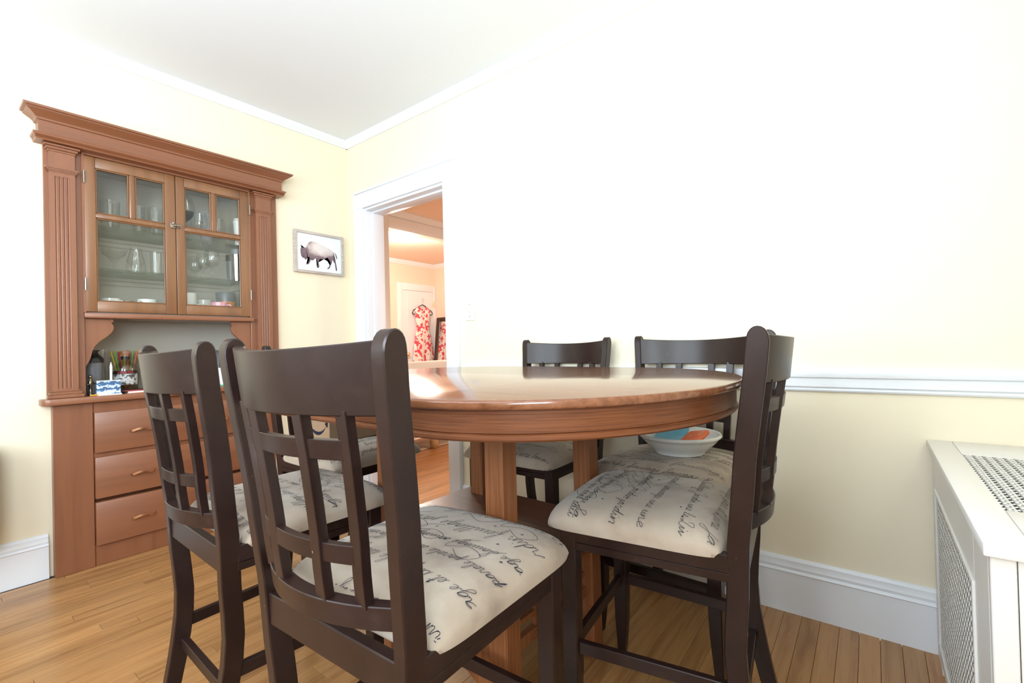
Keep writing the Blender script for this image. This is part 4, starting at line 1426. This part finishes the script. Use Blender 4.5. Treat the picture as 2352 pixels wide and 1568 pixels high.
def write(text, x0, y0, size, ang):
    """strokes in seat coordinates; the text reads from the front of the chair"""
    out, pen = [], 0.0
    for ch in text:
        gl, adv = GL[ch]
        for st_ in gl:
            pts = catmull([(pen + x + 0.28 * y, y) for x, y in st_])
            P = []
            for x, y in pts:
                x, y = x * size, y * size
                xr, yr = x * cos(ang) - y * sin(ang), x * sin(ang) + y * cos(ang)
                P.append((x0 - xr, y0 - yr))
            out.append(P)
        pen += adv
    return out


def script_mesh(var):
    rng = random.Random(50 + var)
    words = ['jardin', 'sauvage', 'une', 'parole', 'dans', 'le', 'feuillage', 'Livre', 'et', 'chaque', 'langue', 'Soir', 'Le', 'Jardin', 'Sauvage']
    mb = MB()
    y = 0.062
    while y < 0.47:
        size = rng.choice([0.0115, 0.0135, 0.0165])
        wd, line = 0.0, ''
        while wd < 0.50:
            wv_ = rng.choice(words)
            line += wv_ + ' '
            wd += (sum(GL[c][1] for c in wv_) + 1.0) * size
        x = 0.245 + rng.random() * 0.04
        for P in write(line, x, y + size * 0.9, size, rng.uniform(-0.09, 0.09)):
            ribbon(mb, P, 0.00052)
        y += size * 2.3 + 0.042
    for _ in range(9):
        px_, py_ = rng.uniform(-0.19, 0.19), rng.uniform(0.08, 0.44)
        ribbon(mb, [(px_, py_), (px_ + 0.005, py_ + 0.003)], 0.0016)
    for _ in range(6):   # large flourishes running off the edge
        px_, py_ = rng.uniform(-0.17, 0.17), rng.uniform(0.22, 0.42)
        e = rng.uniform(0.7, 1.25)
        P = catmull([(px_ + e * a_, py_ + e * b_) for a_, b_ in ((0, 0), (0.05, -0.03), (0.085, 0.005), (0.03, 0.03), (-0.03, 0.005), (-0.02, 0.05), (0.03, 0.075))], 9)
        ribbon(mb, P, 0.00052)
    return mb


def ribbon(mb, P, w_):
    def inside(p):
        hw = 0.217 + 0.010 * (p[1] - 0.046) / 0.43
        return abs(p[0]) < hw * 0.965 and 0.058 < p[1] < 0.466
    run = []
    def flush(run):
        if len(run) < 2:
            return
        v, f = [], []
        for i, p in enumerate(run):
            a = run[max(i - 1, 0)]
            b = run[min(i + 1, len(run) - 1)]
            dx, dy = b[0] - a[0], b[1] - a[1]
            L = sqrt(dx * dx + dy * dy) or 1
            nx, ny = -dy / L * w_, dx / L * w_
            for s_ in (1, -1):
                x, y = p[0] + nx * s_, p[1] + ny * s_
                v.append((x * 1.006, 0.2610 + (y - 0.2610) * 1.006, cushion_z(x, y) + 0.0018))
        for i in range(len(run) - 1):
            f.append((2 * i, 2 * i + 1, 2 * i + 3, 2 * i + 2))
        mb.add(v, f)
    for p in P:
        if inside(p):
            run.append(p)
        else:
            flush(run)
            run = []
    flush(run)


def rail_pair(mb, fx, z0, z1, zg):
    """apron board with a groove line near its lower edge"""
    mb.loft(fx(zg + 0.001, z1))
    mb.loft(fx(z0, zg - 0.001))
    return mb


def make_chair():
    t_ = thing('dining_chair', '', 'chair')
    for s in (-1, 1):
        mk('rear_leg', post_mesh(s), 'dark', t_, 0.0022, 1, smooth=24)
    mk('top_rail', curved_rail(0.917, 1.023, 0.060, 0.019, 0.021, dip=0.010), 'dark', t_, 0.002, 1, smooth=24)
    mk('lower_rail', curved_rail(0.596, 0.634, 0.055, 0.019, 0.026), 'dark', t_, 0.0015, 1, smooth=24)
    for u in (-0.69, -0.32, 0.32, 0.69):
        mk('slat', slat_mesh(u), 'dark', t_, 0.0010, 1, smooth=24)
    for z0, z1, sg in ((0.852, 0.882, 0.059), (0.694, 0.723, 0.056)):
        mk('crossbar', curved_rail(z0, z1, sg, 0.0225, 0.014, -0.69, 0.69, 14), 'dark', t_, 0.0010, 1, smooth=24)
    # aprons
    xi = CW / 2 - CT_
    mk('apron', MB().box(-xi - 0.001, xi + 0.001, 0.008, 0.030, 0.497, SZ), 'dark', t_, 0.002, 1)
    mk('apron', MB().box(-FW + 0.04, FW - 0.04, YF - 0.028, YF - 0.006, 0.517, SZ).box(-FW + 0.04, FW - 0.04, YF - 0.028, YF - 0.007, 0.497, 0.5155), 'dark', t_, 0.001, 1)
    for s in (-1, 1):
        mb = MB()
        for z0, z1, e in ((0.517, SZ, 0.0), (0.497, 0.5155, 0.001)):
            y0, y1 = 0.040, YF - 0.040
            xo0, xo1 = CW / 2 - 0.003 - e, FW - 0.004 - e
            q = [(s * (xo0 - 0.022), y0), (s * xo0, y0), (s * xo1, y1), (s * (xo1 - 0.022), y1)]
            mb.loft([[(x, y, z0) for x, y in q], [(x, y, z1) for x, y in q]])
        mk('apron', mb, 'dark', t_, 0.001, 1)
        # front leg: square, tapering near the foot
        rings = []
        for z, a in ((0, 0.026), (0.05, 0.031), (0.12, 0.037), (0.19, 0.040), (SZ, 0.041)):
            x1 = s * FW
            x0 = s * (FW - a)
            y1_, y0_ = YF - 0.002 * (z < 0.1), YF - a
            rings.append([(x0, y0_, z), (x1, y0_, z), (x1, y1_, z), (x0, y1_, z)])
        mk('front_leg', MB().loft(rings), 'dark', t_, 0.003, 1)
        # side stretcher
        q = [(s * (outer(0.25) - 0.024), 0.025), (s * (outer(0.25) - 0.006), 0.025), (s * (FW - 0.010), YF - 0.034), (s * (FW - 0.028), YF - 0.034)]
        mk('stretcher', MB().loft([[(x, y, 0.236) for x, y in q], [(x, y, 0.266) for x, y in q]]), 'dark', t_, 0.0015, 1)
    mk('stretcher', B(-FW + 0.038, FW - 0.038, YF - 0.028, YF - 0.010, 0.236, 0.266), 'dark', t_, 0.0015, 1)
    xr_ = outer(0.2) - CT_ + 0.001
    mk('stretcher', B(-xr_, xr_, 0.020, 0.038, 0.186, 0.214), 'dark', t_, 0.0015, 1)
    mk('seat_cushion', cushion_mesh(), 'fab', t_, smooth=80)
    return t_


proto = make_chair()
chairs = [
    (2.293, -1.582, 2.2, 'dark brown chair nearest the viewer, its slatted back toward the viewer', 0),
    (1.630, -1.557, -1.8, 'dark brown chair on the left, between the nearest chair and the cabinet', 1),
    (2.794, -0.732, 96.3, 'dark brown chair at the right end of the table, seen side-on', 2),
    (1.860, -0.096, 180.0, 'dark brown chair against the far wall next to the doorway', 3),
    (2.454, -0.096, 178.5, 'dark brown chair against the far wall with the white bowl on its seat', 1),
    (0.957, -0.810, -90.0, 'dark brown chair at the left end of the table with a carton on its seat', 2),
]
G = 'six dark brown counter-height chairs around the table'
for k, (x, y, a, lab, var) in enumerate(chairs):
    if k == 0:
        t_ = proto
        kids = list(proto.children)
    else:
        t_ = proto.copy()
        COL.objects.link(t_)
        kids = []
        for ch in base_kids:
            c = ch.copy()
            COL.objects.link(c)
            c.parent = t_
            kids.append(c)
    if k == 0:
        base_kids = list(kids)
    t_.location = (x, y, 0)
    t_.rotation_euler = (0, 0, radians(a))
    tag(t_, lab, 'chair', G)
    seat = [c for c in kids if c.name.startswith('seat_cushion')][0]
    tag(mk('script_print', script_mesh(k), 'ink', seat, smooth=0), kind='stuff')

# carton on the chair at the left end
bx_ = thing('carton', 'brown cardboard shipping carton with a curved arrow on a chair seat', 'box', (1.10, -0.80, 0.613), radians(2))
mk('carton_body', B(-0.075, 0.105, -0.115, 0.205, 0.0, 0.145), 'card', bx_, 0.002, 1)
mk('tape', B(-0.073, 0.103, 0.03, 0.075, 0.145, 0.1456), plain('parcel_tape', (0.30, 0.22, 0.15), 0.3), bx_)
pts = []
sm = MB()
vv, ff = [], []
for i in range(21):
    t2 = i / 20
    a = radians(205 + 130 * t2)
    wd = 0.0005 + 0.007 * sin(pi * min(1, t2 * 1.1)) if t2 < 0.92 else 0.006
    xx, zz = 0.02 + 0.085 * cos(a) * 0.9, 0.125 + 0.085 * sin(a)
    vv += [(xx, -0.1156, zz - wd), (xx, -0.1156, zz + wd)]
for i in range(20):
    ff.append((2 * i, 2 * i + 1, 2 * i + 3, 2 * i + 2))
sm.add(vv, ff)
sm.add([(0.072, -0.1156, 0.085), (0.098, -0.1156, 0.098), (0.094, -0.1156, 0.068)], [(0, 1, 2)])
mk('arrow_print', sm, 'ink', bx_, smooth=0)
cm_ = MB()
for zc, dz in ((0.128, -1), (0.015, 1)):
    cm_.box(0.1052, 0.1056, 0.00, 0.018, zc - 0.0012, zc + 0.0012)
    cm_.box(0.1052, 0.1056, 0.0155, 0.018, min(zc, zc + dz * 0.014), max(zc, zc + dz * 0.014))
mk('corner_marks', cm_, 'ink', bx_, smooth=0)

# bowl with packets on the far right chair
bw = thing('serving_bowl', 'white ceramic bowl resting on the far right chair seat', 'bowl', (2.47, -0.300, 0.6135))
bw.scale = (1, 1, 0.82)
mk('bowl_body', MB().lathe([(0, 0.004), (0.078, 0.004), (0.080, 0.0), (0.086, 0.0), (0.087, 0.008), (0.105, 0.026), (0.128, 0.056), (0.136, 0.070), (0.140, 0.071),
                            (0.142, 0.078), (0.139, 0.084), (0.134, 0.083), (0.128, 0.068), (0.10, 0.028), (0.07, 0.012), (0, 0.010)], 48), 'white', bw, smooth=50)
pk = thing('snack_packet', 'blue snack packet lying in the white bowl', 'packet', (2.44, -0.302, 0.657))
pk.rotation_euler = (radians(12), radians(-4), 0.1)
mk('packet_film', B(-0.055, 0.055, -0.075, 0.075, 0, 0.018), plain('blue_film', (0.10, 0.33, 0.48), 0.3), pk, 0.008, 3)
pk = thing('snack_packet', 'orange snack packet lying in the white bowl', 'packet', (2.530, -0.327, 0.664))
pk.rotation_euler = (radians(10), radians(-10), -0.1)
mk('packet_film', B(-0.035, 0.038, -0.06, 0.06, 0, 0.018), two_tone('orange_film', (0.70, 0.45, 0.30), (0.72, 0.13, 0.03), 60, 0.36, 0.35), pk, 0.008, 3)

# ================================================================== RADIATOR COVER
rc = thing('radiator_cover', 'white painted radiator cover with pierced metal grilles at the right', 'radiator cover', (0, 0, 0))
X0, X1, Y0, Y1, ZT = 3.168, 3.535, -0.915, -0.024, 0.655
OY0, OY1, OZ0, OZ1 = -0.775, -0.135, 0.095, 0.540
mb = MB()
mb.box(X0, X0 + 0.02, Y0, OY0, 0, ZT)
mb.box(X0, X0 + 0.02, OY1, Y1, 0, ZT)
mb.box(X0, X0 + 0.02, OY0, OY1, OZ1, ZT)
mb.box(X0, X0 + 0.02, OY0, OY1, 0.03, OZ0)
mk('side_frame', mb, 'offwhite', rc, 0.002, 1)
mb = MB()
mb.box(X0 - 0.005, X0, OY0 - 0.010, OY0, OZ0 - 0.010, OZ1 + 0.010)
mb.box(X0 - 0.005, X0, OY1, OY1 + 0.010, OZ0 - 0.010, OZ1 + 0.010)
mb.box(X0 - 0.005, X0, OY0, OY1, OZ0 - 0.010, OZ0)
mb.box(X0 - 0.005, X0, OY0, OY1, OZ1, OZ1 + 0.010)
mk('grille_bead', mb, 'offwhite', rc, 0.001, 1)
mk('front_stile', B(X0, X0 + 0.030, Y0 - 0.020, Y0 - 0.0005, 0, ZT), 'offwhite', rc, 0.0015, 1)
mk('front_panel', B(X0 + 0.0315, X1, Y0 - 0.020, Y0 - 0.0005, 0, ZT), 'offwhite', rc, 0.0015, 1)
mb = MB()
tx0, tx1, ty0, ty1 = 3.218, 3.490, -0.730, -0.205
mb.box(X0 - 0.010, tx0, Y0 - 0.035, -0.002, ZT, ZT + 0.021)
mb.box(tx1, X1 + 0.02, Y0 - 0.035, -0.002, ZT, ZT + 0.021)
mb.box(tx0, tx1, Y0 - 0.035, ty0, ZT, ZT + 0.021)
mb.box(tx0, tx1, ty1, -0.002, ZT, ZT + 0.021)
mk('top_board', mb, 'offwhite', rc, 0.0035, 2)


def lattice(u0, u1, v0, v1, cell, wd, place):
    mb = MB()
    def strip(a, b):
        (au, av), (bu, bv) = a, b
        L = sqrt((bu - au) ** 2 + (bv - av) ** 2)
        if L < 1e-4:
            return
        nu, nv = -(bv - av) / L * wd / 2, (bu - au) / L * wd / 2
        q = [(au + nu, av + nv), (au - nu, av - nv), (bu - nu, bv - nv), (bu + nu, bv + nv)]
        mb.add([place(p, 0) for p in q] + [place(p, 0.0012) for p in q],
               [(0, 1, 2, 3), (7, 6, 5, 4), (0, 4, 5, 1), (1, 5, 6, 2), (2, 6, 7, 3), (3, 7, 4, 0)])
    nu_, nv_ = int((u1 - u0) / cell), int((v1 - v0) / cell)
    for i in range(nu_ + 1):
        strip((u0 + i * cell, v0), (u0 + i * cell, v1))
    for j in range(nv_ + 1):
        strip((u0, v0 + j * cell), (u1, v0 + j * cell))
    for k in range(-nv_, nu_ + 1):
        for sgn in (1, -1):
            a_u, b_u = u0 + k * cell, u0 + k * cell + (v1 - v0)
            ta, tb_ = max(a_u, u0), min(b_u, u1)
            if tb_ <= ta:
                continue
            if sgn > 0:
                strip((ta, v0 + ta - a_u), (tb_, v0 + tb_ - a_u))
            else:
                strip((ta, v1 - (ta - a_u)), (tb_, v1 - (tb_ - a_u)))
    return mb


o = mk('side_grille', lattice(OY0, OY1, OZ0, OZ1, 0.020, 0.0042, lambda p, d_: (X0 + 0.001 + d_, p[0], p[1])), 'grille', rc, smooth=0)
tag(o, kind='stuff')
o = mk('top_grille', lattice(tx0, tx1, ty0, ty1, 0.020, 0.0042, lambda p, d_: (p[0], p[1], ZT + 0.0185 + d_)), 'grille', rc, smooth=0)
tag(o, kind='stuff')
mb = MB()
for k in range(10):   # the cast-iron radiator inside
    y = -0.80 + 0.075 * k
    for xx in (3.26, 3.33, 3.40):
        mb.box(xx - 0.022, xx + 0.022, y - 0.020, y + 0.020, 0.06, 0.56)
mb.box(3.25, 3.41, -0.82, -0.10, 0.08, 0.12)
mb.box(3.25, 3.41, -0.82, -0.10, 0.50, 0.54)
ra = mk('radiator', mb, 'void', None, 0.006, 1)
tag(ra, 'dark cast-iron radiator seen through the cover grilles', 'radiator')

# dark bag leaning at the left edge of the picture
bgm = plain('black_bag_cloth', (0.012, 0.010, 0.011), 0.55, bump=0.2, bscale=120)
bag = thing('black_bag', 'black bag hanging on the wall at the left edge of the picture', 'bag', (0.112, -2.06, 0.0))
mk('bag_body', B(-0.10, 0.10, -0.22, 0.292, 0.235, 0.66), bgm, bag, 0.05, 4)
mk('bag_handle', MB().tube([(-0.06, -0.08, 0.655), (-0.07, -0.06, 0.80), (-0.07, 0.0, 0.86), (-0.07, 0.06, 0.80), (-0.06, 0.08, 0.655)], 0.012, 8), bgm, bag)
hk = mk('wall_hook', MB().tube([(0.0, -2.06, 0.852), (0.05, -2.06, 0.846), (0.062, -2.06, 0.862)], 0.006, 8), 'metal', None)
tag(hk, 'small metal wall hook carrying the black bag', 'hook')
